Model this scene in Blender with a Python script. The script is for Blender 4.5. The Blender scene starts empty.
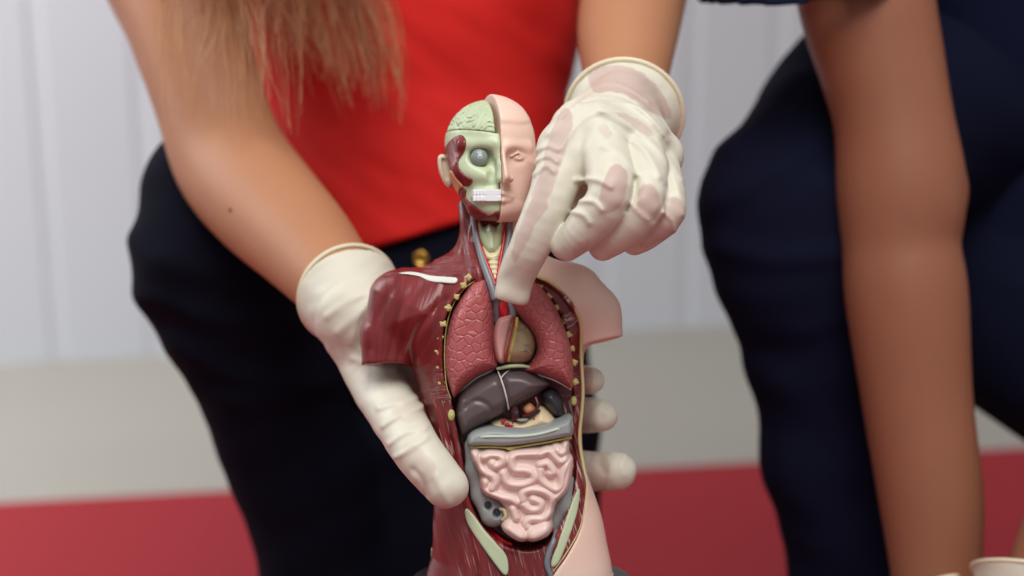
import bpy, math, random
import numpy as np
random.seed(7); rng = np.random.default_rng(7)
C = bpy.context.scene.collection
F = 1422.0; SC = 1.0/1800.0
PITCH = math.radians(13.37); CAMH = 0.75
CP, SP = math.cos(PITCH), math.sin(PITCH)
f32 = np.float32

# ---------------------------------------------------------------- frames
# "u" = modelling unit (1/1800 m) in axes level with the camera; toW brings points to the world (metres, z up)
def s_(z): return (F - z)/F
def P(px, py, z): s = s_(z); return np.array([(px-512)*s, (288-py)*s, z], float)
def height_y(h, z): return ((h-CAMH)/SC - (z-F)*SP)/CP
def PH(px, h, z): s = s_(z); return np.array([(px-512)*s, height_y(h, z), z], float)
def toW(v):
    v = np.asarray(v, float); x, y, z = v[..., 0], v[..., 1], v[..., 2]-F
    return np.stack([x*SC, (y*SP - z*CP)*SC, CAMH + (y*CP + z*SP)*SC], -1)
def lin(r, g, b):
    f = lambda c: (c/255/12.92) if c/255 <= .04045 else ((c/255+.055)/1.055)**2.4
    return (f(r), f(g), f(b), 1)

# ---------------------------------------------------------------- signed distance tools
class Grid:
    def __init__(s, lo, hi, h):
        s.lo = np.array(lo, float); s.h = h
        n = np.ceil((np.array(hi, float)-s.lo)/h).astype(int)+1
        s.n = n
        s.x = (s.lo[0]+h*np.arange(n[0])).astype(f32)[:, None, None]
        s.y = (s.lo[1]+h*np.arange(n[1])).astype(f32)[None, :, None]
        s.z = (s.lo[2]+h*np.arange(n[2])).astype(f32)[None, None, :]
def smin(a, b, k):
    if k <= 0: return np.minimum(a, b)
    h = np.maximum(k-np.abs(a-b), 0)/k
    return np.minimum(a, b)-h*h*(k*.25)
def smax(a, b, k): return -smin(-a, -b, k)
def cone(g, a, b, ra, rb, sz=1.0):
    ax, ay, az = [f32(t) for t in a]; d = [f32(b[i]-a[i]) for i in range(3)]
    sz = f32(sz)
    px, py, pz = g.x-ax, g.y-ay, (g.z-az)*sz
    dz = d[2]*sz
    L = float(d[0]**2+d[1]**2+dz**2)+1e-6
    t = np.clip((px*d[0]+py*d[1]+pz*dz)/f32(L), 0, 1)
    return np.sqrt((px-t*d[0])**2+(py-t*d[1])**2+(pz-t*dz)**2)-(f32(ra)+t*f32(rb-ra))
def chain3(g, pts, k=4, sz=1.0):
    r = None
    for (a, ra), (b, rb) in zip(pts[:-1], pts[1:]):
        q = cone(g, a, b, ra, rb, sz); r = q if r is None else smin(r, q, k)
    return r
def pp(pts): return [(P(*p[:3]), p[3]*s_(p[2])) for p in pts]
def schain(g, pts, m=5, k=0, sz=1.0):           # limb along a smooth curve, radius flowing with it
    p = spline([tuple(c)+(r,) for c, r in pts], False, m); return chain3(g, [(q[:3], q[3]) for q in p], k, sz)
def chain(g, pts, k=4, sz=1.0): return chain3(g, pp(pts), k, sz)
def ell(g, c, r):
    qx, qy, qz = g.x-f32(c[0]), g.y-f32(c[1]), g.z-f32(c[2])
    k0 = np.sqrt((qx/r[0])**2+(qy/r[1])**2+(qz/r[2])**2)
    k1 = np.sqrt((qx/r[0]**2)**2+(qy/r[1]**2)**2+(qz/r[2]**2)**2)+1e-6
    return (k0*(k0-1)/k1).astype(f32)
def ellp(g, px, py, z, rx, ry, rz): s = s_(z); return ell(g, P(px, py, z), (rx*s, ry*s, rz))
def plane(g, c, n): return (g.x-f32(c[0]))*f32(n[0])+(g.y-f32(c[1]))*f32(n[1])+(g.z-f32(c[2]))*f32(n[2])
def spline(pts, closed=True, m=6):
    p = np.array(pts, float); n = len(p); out = []
    rngi = range(n) if closed else range(n-1)
    for i in rngi:
        if closed: a, b, c, d = p[i-1], p[i], p[(i+1) % n], p[(i+2) % n]
        else: a, b, c, d = p[max(i-1, 0)], p[i], p[i+1], p[min(i+2, n-1)]
        for t in np.arange(m)/m:
            out.append(.5*((2*b)+(c-a)*t+(2*a-5*b+4*c-d)*t*t+(3*b-a-3*c+d)*t**3))
    if not closed: out.append(p[-1])
    return np.array(out)
def poly(pts, z, smooth=True, m=5):
    p = spline(pts, True, m) if smooth else np.array(pts, float)
    s = s_(z); return np.stack([(p[:, 0]-512)*s, (288-p[:, 1])*s], 1)
def poly_sd(x, y, v):
    x, y = np.broadcast_arrays(x, y); d = np.full(x.shape, 1e9, f32); ins = np.zeros(x.shape, bool)
    n = len(v)
    for i in range(n):
        ax, ay = v[i]; bx, by = v[(i+1) % n]; ex, ey = bx-ax, by-ay
        wx, wy = x-f32(ax), y-f32(ay)
        t = np.clip((wx*f32(ex)+wy*f32(ey))/f32(ex*ex+ey*ey+1e-9), 0, 1)
        d = np.minimum(d, (wx-t*f32(ex))**2+(wy-t*f32(ey))**2)
        c = ((ay > y) != (by > y))
        if abs(ey) > 1e-9: ins ^= c & (x < (ex*(y-ay)/ey+ax))
    d = np.sqrt(d); return np.where(ins, -d, d).astype(f32)
def line_d(x, y, v):
    x, y = np.broadcast_arrays(x, y); d = np.full(x.shape, 1e9, f32)
    for i in range(len(v)-1):
        ax, ay = v[i]; ex, ey = v[i+1][0]-ax, v[i+1][1]-ay
        wx, wy = x-f32(ax), y-f32(ay)
        t = np.clip((wx*f32(ex)+wy*f32(ey))/f32(ex*ex+ey*ey+1e-9), 0, 1)
        d = np.minimum(d, (wx-t*f32(ex))**2+(wy-t*f32(ey))**2)
    return np.sqrt(d)
def g2(g, pts, z, smooth=True): return poly_sd(g.x[:, :, 0], g.y[:, :, 0], poly(pts, z, smooth))[:, :, None]
def ridge(g, pts, z, w):                       # 2-D bump profile along a traced fold
    v = spline(pts, False, 5); s = s_(z); v = np.stack([(v[:, 0]-512)*s, (288-v[:, 1])*s], 1)
    return np.exp(-(line_d(g.x[:, :, 0], g.y[:, :, 0], v)/w)**2)[:, :, None].astype(f32)
def pillow(g, d, z0, R, H):                    # dome of height H rising over the first R inside an outline, symmetric about z0
    q = R-np.minimum(-d, R)
    return np.sqrt(q*q+((g.z-z0)*(R/H))**2)-f32(R)
def vnoise(u, v, seed=0):
    u, v = np.broadcast_arrays(np.asarray(u, float), np.asarray(v, float))
    iu, iv = np.floor(u).astype(np.int64), np.floor(v).astype(np.int64); fu, fv = u-iu, v-iv
    fu, fv = fu*fu*(3-2*fu), fv*fv*(3-2*fv)
    def hsh(a, b):
        n = (a*374761393+b*668265263+seed*974711) & 0x7fffffff
        n = ((n ^ (n >> 13))*1274126177) & 0x7fffffff
        return ((n ^ (n >> 16)) & 0xffff)/65535.0
    return (hsh(iu, iv)*(1-fu)+hsh(iu+1, iv)*fu)*(1-fv)+(hsh(iu, iv+1)*(1-fu)+hsh(iu+1, iv+1)*fu)*fv

# ---------------------------------------------------------------- surface nets
def nets(Fd, g):
    S = Fd < 0; c = np.zeros(tuple(np.array(S.shape)-1), np.int8)
    offs = [(i, j, k) for i in (0, 1) for j in (0, 1) for k in (0, 1)]
    n0, n1, n2 = c.shape
    for i, j, k in offs: c += S[i:i+n0, j:j+n1, k:k+n2]
    act = (c > 0) & (c < 8); idx = np.full(c.shape, -1, np.int64); ai = np.argwhere(act); idx[act] = np.arange(len(ai))
    pos = np.zeros((len(ai), 3)); cnt = np.zeros(len(ai))
    for a in offs:
        for ax in range(3):
            if a[ax]: continue
            b = list(a); b[ax] = 1
            fa = Fd[ai[:, 0]+a[0], ai[:, 1]+a[1], ai[:, 2]+a[2]]; fb = Fd[ai[:, 0]+b[0], ai[:, 1]+b[1], ai[:, 2]+b[2]]
            m = (fa < 0) != (fb < 0); t = np.where(m, fa/np.where(m, fa-fb, 1), 0)
            p = np.tile(np.array(a, float), (len(ai), 1)); p[:, ax] += t
            pos += p*m[:, None]; cnt += m
    v = g.lo+g.h*(ai+pos/cnt[:, None])
    quads = []
    for ax in range(3):
        u, w = (ax+1) % 3, (ax+2) % 3
        sl0 = [slice(None)]*3; sl1 = [slice(None)]*3; sl0[ax] = slice(0, -1); sl1[ax] = slice(1, None)
        A, B = S[tuple(sl0)], S[tuple(sl1)]
        e = np.argwhere(A != B); e = e[(e[:, u] > 0) & (e[:, w] > 0) & (e[:, u] < c.shape[u]) & (e[:, w] < c.shape[w])]
        inside = A[e[:, 0], e[:, 1], e[:, 2]]
        q = []
        for du, dw in ((0, 0), (1, 0), (1, 1), (0, 1)):
            t = e.copy(); t[:, u] -= du; t[:, w] -= dw; q.append(idx[t[:, 0], t[:, 1], t[:, 2]])
        q = np.stack(q, 1); q[~inside] = q[~inside][:, ::-1]; quads.append(q)
    return v, np.concatenate(quads)
def relax(v, q, it, lam=.5):
    n = len(v)
    e = np.concatenate([q[:, [0, 1]], q[:, [1, 2]], q[:, [2, 3]], q[:, [3, 0]]]); e = np.concatenate([e, e[:, ::-1]])
    cnt = np.bincount(e[:, 0], minlength=n)
    for _ in range(it):
        a = np.stack([np.bincount(e[:, 0], v[e[:, 1], i], n) for i in range(3)], 1)/np.maximum(cnt, 1)[:, None]
        v = v+(a-v)*lam
    return v

# ---------------------------------------------------------------- objects
def tag(o, label=None, cat=None, group=None, kind=None):
    if label: o['label'] = label
    if cat: o['category'] = cat
    if group: o['group'] = group
    if kind: o['kind'] = kind
    return o
def thing(name, at, label, cat, group=None):
    o = bpy.data.objects.new(name, None); C.objects.link(o); o.location = at; o.empty_display_size = .03
    return tag(o, label, cat, group)
def root_loc(o):
    l = np.zeros(3)
    while o is not None: l += np.array(o.location); o = o.parent
    return l
def build(name, v, q, mat, parent=None, attrs=None, world=False, smooth=True):
    w = np.asarray(v, float) if world else toW(v)
    w = w-root_loc(parent)
    me = bpy.data.meshes.new(name)
    if isinstance(q, np.ndarray):
        k = q.shape[1]
        me.vertices.add(len(w)); me.vertices.foreach_set('co', w.astype(f32).ravel())
        me.loops.add(q.size); me.loops.foreach_set('vertex_index', q.astype(np.int32).ravel())
        me.polygons.add(len(q)); me.polygons.foreach_set('loop_start', (np.arange(len(q))*k).astype(np.int32))
        me.update(calc_edges=True)
    else: me.from_pydata([tuple(p) for p in w], [], q); me.update()
    me.polygons.foreach_set('use_smooth', [smooth]*len(me.polygons))
    if attrs:
        for an, av in attrs.items():
            av = np.asarray(av, f32)
            if av.ndim == 1: a = me.attributes.new(an, 'FLOAT', 'POINT'); a.data.foreach_set('value', av)
            else: a = me.attributes.new(an, 'FLOAT_VECTOR', 'POINT'); a.data.foreach_set('vector', av.ravel())
    me.materials.append(mat)
    o = bpy.data.objects.new(name, me); C.objects.link(o)
    if parent is not None: o.parent = parent
    return o
def sdf(name, fn, lo, hi, h, mat, parent, attr=None, it=1):
    g = Grid(lo, hi, h); Fd = np.array(np.broadcast_to(fn(g), tuple(g.n)), dtype=f32)
    Fd[0], Fd[-1], Fd[:, 0], Fd[:, -1], Fd[:, :, 0], Fd[:, :, -1] = (9,)*6
    v, q = nets(Fd, g); v = relax(v, q, it) if it else v
    return build(name, v, q, mat, parent, attr(v) if attr else None)
def box_of(pts, pad=4):                         # bounds of a list of (px,py,z,r)
    a = np.array([np.append(P(*p[:3])-p[3]*s_(p[2]), P(*p[:3])+p[3]*s_(p[2])) for p in pts])
    return a[:, :3].min(0)-pad, a[:, 3:].max(0)+pad
def px_of(v): s = s_(v[:, 2]); return 512+v[:, 0]/s, 288-v[:, 1]/s
def pbox(x0, y0, x1, y1, z0, z1):
    a, b = P(x0, y1, z1 if False else z0), P(x1, y0, z0)
    c, d = P(x0, y1, z1), P(x1, y0, z1)
    lo = np.minimum(np.minimum(a, b), np.minimum(c, d)); hi = np.maximum(np.maximum(a, b), np.maximum(c, d))
    return lo, hi
def tube(name, pts, mat, parent, r0=None, sides=8, sub=5):     # round cord through (px,py,z,r) points
    p = spline([tuple(P(*q[:3]))+(q[3]*s_(q[2]),) for q in pts], False, sub)
    c, r = p[:, :3], p[:, 3]; t = np.gradient(c, axis=0); t /= np.linalg.norm(t, axis=1)[:, None]+1e-9
    ref = np.array([0, 0, 1.0]); n1 = np.cross(t, ref); n1 /= np.linalg.norm(n1, axis=1)[:, None]+1e-9; n2 = np.cross(n1, t)
    a = np.arange(sides)/sides*2*math.pi
    v = (c[:, None]+r[:, None, None]*(np.cos(a)[None, :, None]*n1[:, None]+np.sin(a)[None, :, None]*n2[:, None])).reshape(-1, 3)
    q = [tuple(int(x) for x in (i*sides+j, i*sides+(j+1) % sides, (i+1)*sides+(j+1) % sides, (i+1)*sides+j)) for i in range(len(c)-1) for j in range(sides)]
    q += [tuple(range(sides))[::-1], tuple((len(c)-1)*sides+j for j in range(sides))]
    return build(name, v, q, mat, parent)
def pad(name, outline, z0, H, R, mat, parent, h=1.0, smooth=True, base=None, extra=None, attr=None, it=1):
    # a low dome with a traced outline: flat seat at z0 - base, rising H
    o = np.array(outline, float); zt = z0+H
    lo, hi = pbox(o[:, 0].min()-3, o[:, 1].min()-3, o[:, 0].max()+3, o[:, 1].max()+3, z0, zt)
    b = 5 if base is None else base
    lo[2] = z0-b-2*h; hi[2] = zt+3*h+3
    def fn(g):
        d = g2(g, outline, z0+H*.6, smooth); f = pillow(g, d, z0, R, H)
        if extra: f = extra(g, f, d)
        return np.maximum(f, (z0-b)-g.z)
    return sdf(name, fn, lo, hi, h, mat, parent, attr, it)

# ---------------------------------------------------------------- materials
def mat(name, col, rough=.5, bump=0, bscale=200, var=0, vscale=60, sss=0, coat=0, spec=.5, metal=0, sheen=0):
    m = bpy.data.materials.new(name); m.use_nodes = True; n = m.node_tree.nodes; l = m.node_tree.links
    b = n['Principled BSDF']; b.inputs['Base Color'].default_value = col; b.inputs['Roughness'].default_value = rough
    b.inputs['Specular IOR Level'].default_value = spec; b.inputs['Metallic'].default_value = metal
    b.inputs['Coat Weight'].default_value = coat; b.inputs['Coat Roughness'].default_value = .12
    b.inputs['Sheen Weight'].default_value = sheen
    if sss:
        b.inputs['Subsurface Weight'].default_value = sss; b.inputs['Subsurface Radius'].default_value = (1, .45, .3); b.inputs['Subsurface Scale'].default_value = .004
    tc = n.new('ShaderNodeTexCoord')
    if var:
        t = n.new('ShaderNodeTexNoise'); t.inputs['Scale'].default_value = vscale; t.inputs['Detail'].default_value = 4; l.new(tc.outputs['Object'], t.inputs['Vector'])
        mx = n.new('ShaderNodeMix'); mx.data_type = 'RGBA'; mx.inputs['A'].default_value = tuple(c*(1-var) for c in col[:3])+(1,); mx.inputs['B'].default_value = tuple(min(1, c*(1+var)) for c in col[:3])+(1,)
        l.new(t.outputs['Fac'], mx.inputs['Factor']); l.new(mx.outputs['Result'], b.inputs['Base Color'])
    if bump:
        t2 = n.new('ShaderNodeTexNoise'); t2.inputs['Scale'].default_value = bscale; t2.inputs['Detail'].default_value = 3; l.new(tc.outputs['Object'], t2.inputs['Vector'])
        bp = n.new('ShaderNodeBump'); bp.inputs['Strength'].default_value = bump; bp.inputs['Distance'].default_value = .001
        l.new(t2.outputs['Fac'], bp.inputs['Height']); l.new(bp.outputs['Normal'], b.inputs['Normal'])
    return m
def nd(m, t, **kw):
    x = m.node_tree.nodes.new(t)
    for k, v in kw.items():
        if k in x.inputs: x.inputs[k].default_value = v
        else: setattr(x, k, v)
    return x
def bsdf(m): return m.node_tree.nodes['Principled BSDF']
def attr_mix(m, an, col):                       # a patch of another colour where the attribute is 1
    l = m.node_tree.links; b = bsdf(m); a = nd(m, 'ShaderNodeAttribute'); a.attribute_name = an
    mx = nd(m, 'ShaderNodeMix', data_type='RGBA'); mx.inputs['B'].default_value = col
    s = b.inputs['Base Color']
    if s.is_linked: l.new(s.links[0].from_socket, mx.inputs['A'])
    else: mx.inputs['A'].default_value = s.default_value
    l.new(a.outputs['Fac'], mx.inputs['Factor']); l.new(mx.outputs['Result'], s)
    return m

M = {}
M['skinplastic'] = mat('skin_plastic', lin(240, 206, 188), .42, .05, 150, .03, 30, sss=.15)
M['bone'] = mat('bone_plastic', lin(196, 208, 172), .33, .1, 260, .05, 120)
M['brain'] = mat('brain_plastic', lin(190, 203, 166), .4, .1, 260, .05, 120)
M['ear'] = mat('ear_plastic', lin(222, 205, 180), .4)
M['orange'] = mat('tendon_plastic', lin(205, 140, 100), .4, var=.1)
M['tooth'] = mat('tooth_white', lin(240, 240, 246), .3)
M['eye'] = mat('eye_grey', lin(140, 148, 142), .2); M['iris'] = mat('iris_blue', lin(190, 205, 225), .2)
M['lungm'] = mat('lung_plastic', lin(178, 92, 92), .36, var=.06, vscale=80)
M['vein'] = mat('vein_grey', lin(125, 128, 134), .3, var=.12, vscale=200)
M['artery'] = mat('artery_red', lin(190, 22, 38), .25)
M['cart'] = mat('cartilage', lin(188, 200, 158), .3); M['cream'] = mat('cream_plastic', lin(226, 216, 176), .3, var=.08, vscale=150)
M['heartpink'] = mat('heart_pink', lin(222, 165, 158), .3)
M['liver'] = mat('liver_plastic', lin(94, 80, 82), .33, .04, 80, .12, 45)
M['white'] = mat('white_paint', lin(222, 226, 214), .35)
M['stomach'] = mat('stomach_plastic', lin(232, 206, 168), .35, var=.07, vscale=120)
M['spleen'] = mat('spleen_plastic', lin(46, 46, 54), .38)
M['colon'] = mat('colon_grey', lin(152, 157, 155), .36, .06, 150, .07, 80)
M['hole'] = mat('vessel_hole', lin(50, 52, 58), .5)
M['stripe'] = mat('colon_stripe', lin(190, 206, 188), .4); M['fat'] = mat('fat_yellow', lin(206, 192, 104), .4, var=.2, vscale=300)
M['gut'] = mat('intestine_pink', lin(232, 203, 193), .36, var=.03, vscale=90)
M['rim'] = mat('cut_edge_yellow', lin(212, 194, 138), .4)
M['rib'] = mat('rib_yellow', lin(196, 184, 118), .35, .6, 600, .3, 500)
M['dark'] = mat('deep_red', lin(96, 26, 34), .25, .2, 200)
M['base'] = mat('black_base', lin(40, 40, 44), .4)
# muscle: fibres follow the 'fib' attribute
m = M['muscle'] = mat('muscle_plastic', lin(140, 48, 52), .3, coat=.05)
l = m.node_tree.links; a = nd(m, 'ShaderNodeAttribute'); a.attribute_name = 'fib'
nz = nd(m, 'ShaderNodeTexNoise', Scale=1.0, Detail=3.0); l.new(a.outputs['Vector'], nz.inputs['Vector'])
bp = nd(m, 'ShaderNodeBump', Strength=.32, Distance=.0012); l.new(nz.outputs['Fac'], bp.inputs['Height']); l.new(bp.outputs['Normal'], bsdf(m).inputs['Normal'])
cr = nd(m, 'ShaderNodeValToRGB'); cr.color_ramp.elements[0].position = .3; cr.color_ramp.elements[0].color = lin(108, 32, 33); cr.color_ramp.elements[1].position = .7; cr.color_ramp.elements[1].color = lin(134, 43, 44)
l.new(nz.outputs['Fac'], cr.inputs['Fac'])
a2 = nd(m, 'ShaderNodeAttribute'); a2.attribute_name = 'streak'
nz2 = nd(m, 'ShaderNodeTexNoise', Scale=2.2, Detail=2.0); l.new(a.outputs['Vector'], nz2.inputs['Vector'])
mr = nd(m, 'ShaderNodeMapRange'); mr.inputs['From Min'].default_value = .57; mr.inputs['From Max'].default_value = .68; l.new(nz2.outputs['Fac'], mr.inputs['Value'])
mu = nd(m, 'ShaderNodeMath', operation='MULTIPLY'); l.new(mr.outputs['Result'], mu.inputs[0]); l.new(a2.outputs['Fac'], mu.inputs[1])
mx = nd(m, 'ShaderNodeMix', data_type='RGBA'); mx.inputs['B'].default_value = lin(214, 186, 180); l.new(cr.outputs['Color'], mx.inputs['A']); l.new(mu.outputs['Value'], mx.inputs['Factor']); l.new(mx.outputs['Result'], bsdf(m).inputs['Base Color'])
# lung: raised cells
m = M['lungm']; l = m.node_tree.links; tc = nd(m, 'ShaderNodeTexCoord')
dn = nd(m, 'ShaderNodeTexNoise', Scale=160.0, Detail=1.0); l.new(tc.outputs['Object'], dn.inputs['Vector'])
va = nd(m, 'ShaderNodeVectorMath', operation='SCALE'); va.inputs['Scale'].default_value = .002; l.new(dn.outputs['Color'], va.inputs[0])
vb = nd(m, 'ShaderNodeVectorMath', operation='ADD'); l.new(tc.outputs['Object'], vb.inputs[0]); l.new(va.outputs['Vector'], vb.inputs[1])
vo = nd(m, 'ShaderNodeTexVoronoi', feature='DISTANCE_TO_EDGE', Scale=205.0, Randomness=.8); l.new(vb.outputs['Vector'], vo.inputs['Vector'])
mr = nd(m, 'ShaderNodeMapRange'); mr.inputs['From Max'].default_value = .13; l.new(vo.outputs['Distance'], mr.inputs['Value'])
bp = nd(m, 'ShaderNodeBump', Strength=.7, Distance=.0005); l.new(mr.outputs['Result'], bp.inputs['Height']); l.new(bp.outputs['Normal'], bsdf(m).inputs['Normal'])
# people
M['skin'] = mat('fair_skin', lin(182, 126, 92), .5, .06, 400, .07, 18, sss=.12, spec=.35)
M['skin2'] = mat('tan_skin', lin(146, 93, 69), .5, .08, 350, .09, 16, sss=.12, spec=.35)
M['red'] = mat('red_jersey', lin(222, 42, 38), .75, .1, 900, .04, 14, spec=.2)
M['navy'] = mat('dark_twill', lin(12, 13, 26), .9, .15, 900, .1, 20, spec=.1)
M['navy2'] = mat('navy_twill', lin(15, 18, 38), .9, .15, 900, .1, 20, spec=.1)
M['shirt'] = mat('navy_shirt', lin(20, 23, 48), .9, .15, 900, .1, 20, spec=.1)
M['shoe'] = mat('black_shoe', lin(24, 24, 28), .5)
M['gold'] = mat('brass_button', lin(190, 150, 70), .3, metal=1)
M['hairm'] = mat('auburn_hair', lin(150, 84, 52), .45, spec=.4)
m = attr_mix(M['hairm'], 'tip', lin(216, 164, 118))
M['latex'] = mat('latex_glove', lin(219, 214, 196), .42, .12, 130, .03, 40, sss=.1, spec=.4)
attr_mix(M['latex'], 'tint', lin(200, 174, 163))
M['bead'] = mat('glove_bead', lin(232, 220, 190), .4)
# setting
M['wall'] = mat('wall_panel', lin(200, 202, 208), .7, .05, 30, .02, 3)
M['floor'] = mat('grey_floor', lin(166, 160, 150), .6, .05, 60, .04, 4)
M['mat'] = mat('red_mat', lin(156, 34, 42), .7, .15, 500, .05, 6, spec=.3)

# ================================================================ THE ANATOMICAL MODEL
base_pt = toW(P(522, 612, -25))
T = thing('anatomical_torso_model', base_pt, 'glossy plastic anatomical torso, half skin and half muscle, organs showing, held in gloved hands', 'anatomical model')

# ---- head, in its own turned frame
YAW = math.radians(14); HC = P(491, 152.5, 4)
def head_frame(g, hc=HC, yaw=YAW, k=1.0):
    class L: pass
    q = L(); ca, sa = f32(math.cos(yaw)), f32(math.sin(yaw))
    dx, dz = (g.x-f32(hc[0]))/f32(k), (g.z-f32(hc[2]))/f32(k)
    q.x = dx*ca-dz*sa; q.z = dx*sa+dz*ca; q.y = (g.y-f32(hc[1]))/f32(k)
    return q
def head_core(q):
    f = ell(q, (0, 11, -12), (46.5, 46, 55))
    for s in (-1, 1): f = smin(f, cone(q, (s*18, -18, 8), (s*15, -54, 20), 28, 16), 14)
    f = smin(f, cone(q, (0, -30, 26), (0, -56, 28), 14, 14), 10)
    return f
def head_face(q, side=(-1, 1)):
    f = head_core(q)
    for s in side:
        f = smin(f, cone(q, (s*6, 2, 41), (s*30, 3, 28), 4.5, 3.5), 7)
        f = smax(f, -ell(q, (s*19, -8, 44), (12, 7, 9)), 7)
        f = smin(f, ell(q, (s*19, -8, 29.5), (8.5, 4.2, 8)), .8)
        f = smin(f, smin(cone(q, (s*11, -7, 37.5), (s*18, -3.2, 37.4), 1.2, 1.3), cone(q, (s*18, -3.2, 37.4), (s*27, -6.5, 33), 1.3, 1.1), 1), 1)
        f = smax(f, -ell(q, (s*20, -8, 37.6), (1.6, 1.6, 1.8)), .4)
        f = smin(f, ell(q, (s*6.5, -30, 46), (5, 4, 6)), 3)
        f = smin(f, cone(q, (0, -43.5, 44), (s*12, -46.5, 38), 3, 1.5), 2.5)
        f = smin(f, cone(q, (0, -50.5, 43), (s*10, -49.5, 38), 3.6, 1.8), 2.5)
    f = smin(f, cone(q, (0, -2, 42), (0, -28, 53), 3.6, 5.6), 5)
    return smax(f, -cone(q, (-13, -47, 45), (13, -47, 45), .9, .9), 1)
def skull_sdf(q):
    f = head_core(q)+3
    f = smax(f, -ell(q, (-19, -8, 44), (15, 14, 22)), 3)
    f = smin(f, cone(q, (-34, -20, 20), (-14, -27, 35), 6, 5), 10)
    f = smin(f, cone(q, (-4, 5, 38), (-34, 5, 24), 4, 3.5), 6)
    f = smin(f, cone(q, (0, 0, 36), (1, -16, 41), 4, 4), 8)
    f = smax(f, -ell(q, (-9, -26, 44), (4.5, 8, 8)), 3)
    f = smin(f, cone(q, (1, -16, 42), (0, -29, 44), 4, 5), 5)
    f = smax(f, -ell(q, (-34, -42, 34), (8, 8, 10)), 10)
    f = smin(f, ell(q, (-6, -46, 32), (21, 8, 10)), 6)
    return smin(f, ell(q, (-3, -58, 31), (11, 6, 8)), 6)
hlo, hhi = pbox(428, 86, 548, 230, -100, 70)
def f_skin(g):
    q = head_frame(g); f = head_face(q, (1,))
    hairline = q.y-(26+.06*np.maximum(q.x-20, 0)**1.5)+.0*q.z
    f = f-f32(2.2)/(1+np.exp(-np.clip(hairline/f32(1.1), -30, 30)))*np.clip((44-q.x)/14, 0, 1)
    f = smax(f, -q.x-.0*q.z, 1.2)
    ear = smax(ell(q, (43, -12, -14), (5, 17, 11)), -ell(q, (49, -12, -9), (4, 10, 6)), 2)
    return smin(f, ear, 2)
sdf('face_skin', f_skin, hlo, hhi, 1.1, M['skinplastic'], T)
def brainline(q): return q.y-16+.16*(q.x+10)
def f_skull(g):
    q = head_frame(g); f = skull_sdf(q)
    return smax(smax(f, q.x+.4, .8), np.minimum(brainline(q), 99), 1)
sdf('skull', f_skull, hlo, hhi, 1.1, M['bone'], T)
def f_brain(g):
    q = head_frame(g); f = head_core(q)+3.4
    u = q.x*.17+1.2*np.sin(q.y*.21+q.z*.13)+.8*np.sin(q.z*.31); v = q.y*.15+1.2*np.sin(q.x*.23+1)+.7*np.sin(q.z*.17+q.x*.1)
    w = np.sin(u*2.1+1.6*np.sin(v*1.6))
    f = f+2.2*np.exp(-(w/.3)**2)
    return smax(smax(f, q.x+4.5, 2.5), -brainline(q)+.5, 1.2)
sdf('brain', f_brain, hlo, hhi, 1.0, M['brain'], T)
def skull_patch(name, pts, m, z, off=2.0, zmin=-45, fibf=None, h=1.0):
    o = np.array(pts); lo, hi = pbox(o[:, 0].min()-4, o[:, 1].min()-4, o[:, 0].max()+4, o[:, 1].max()+4, z, z); lo[2] = zmin-3; hi[2] = 55
    def fn(g):
        f = skull_sdf(head_frame(g))-off
        return smax(smax(f, g2(g, pts, z), 2.5), f32(zmin)-g.z, 1)
    return sdf(name, fn, lo, hi, h, m, T, fibf)
def fib_dir(ang, fa=.32, fl=.04, st=0.):
    ca, sa = math.cos(math.radians(ang)), math.sin(math.radians(ang))
    def a(v):
        x, y = px_of(v); return {'fib': np.stack([(x*ca+y*sa)*fa, (-x*sa+y*ca)*fl, v[:, 2]*.05], 1), 'streak': np.full(len(v), st)}
    return a
skull_patch('temple_muscle', [(443, 150), (450, 142), (460, 137.5), (465.5, 140), (467.5, 147), (465, 156), (460.5, 163), (460.5, 170), (466, 177), (474, 183), (469, 189), (459, 184), (451, 174), (447, 162), (442, 156)], M['muscle'], 5, 1.8, -50, fib_dir(-25))
skull_patch('cheek_tendon', [(450, 174), (453, 173), (458, 181), (465, 189), (461, 192), (460, 201), (461, 207), (455, 200), (450, 188)], M['orange'], 0, 2.9)
skull_patch('jaw_muscle', [(460, 191), (467, 191), (467, 199), (474, 206), (484, 213), (491, 216), (499, 212), (499.5, 222), (489, 224), (476, 221), (463, 209), (459, 203)], M['muscle'], 10, 2.0, -30, fib_dir(35))
# jaw branch: two pale uprights behind the teeth
tube('jaw_hinge', [(463, 191, 22, 1.6), (469, 188, 29, 1.8), (470.5, 194, 32, 1.9), (470, 202, 31, 1.8), (475, 208, 33, 1.6)], M['bone'], T)
tube('jaw_hinge', [(471, 187, 32, 1.5), (475, 191, 36, 1.8), (475, 200, 36, 1.8)], M['bone'], T)
# teeth
def f_teeth(g):
    q = head_frame(g); r = None
    for i in range(9):
        a = -1.9-i*2.85; zz = 44-.0135*a*a
        for (y0, hh) in ((-42.8, 2.9), (-48.6, 2.8)):
            b = np.sqrt(np.maximum(np.abs(q.x-f32(a))-.75, 0)**2+np.maximum(np.abs(q.y-f32(y0))-(hh-.9), 0)**2+np.maximum(np.abs(q.z-f32(zz))-1.5, 0)**2)-.9
            r = b if r is None else np.minimum(r, b)
    return r
lo, hi = pbox(472, 186, 506, 206, 20, 50); lo[2] = 10; hi[2] = 50
sdf('teeth', f_teeth, lo, hi, .55, M['tooth'], T, it=0)
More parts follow.
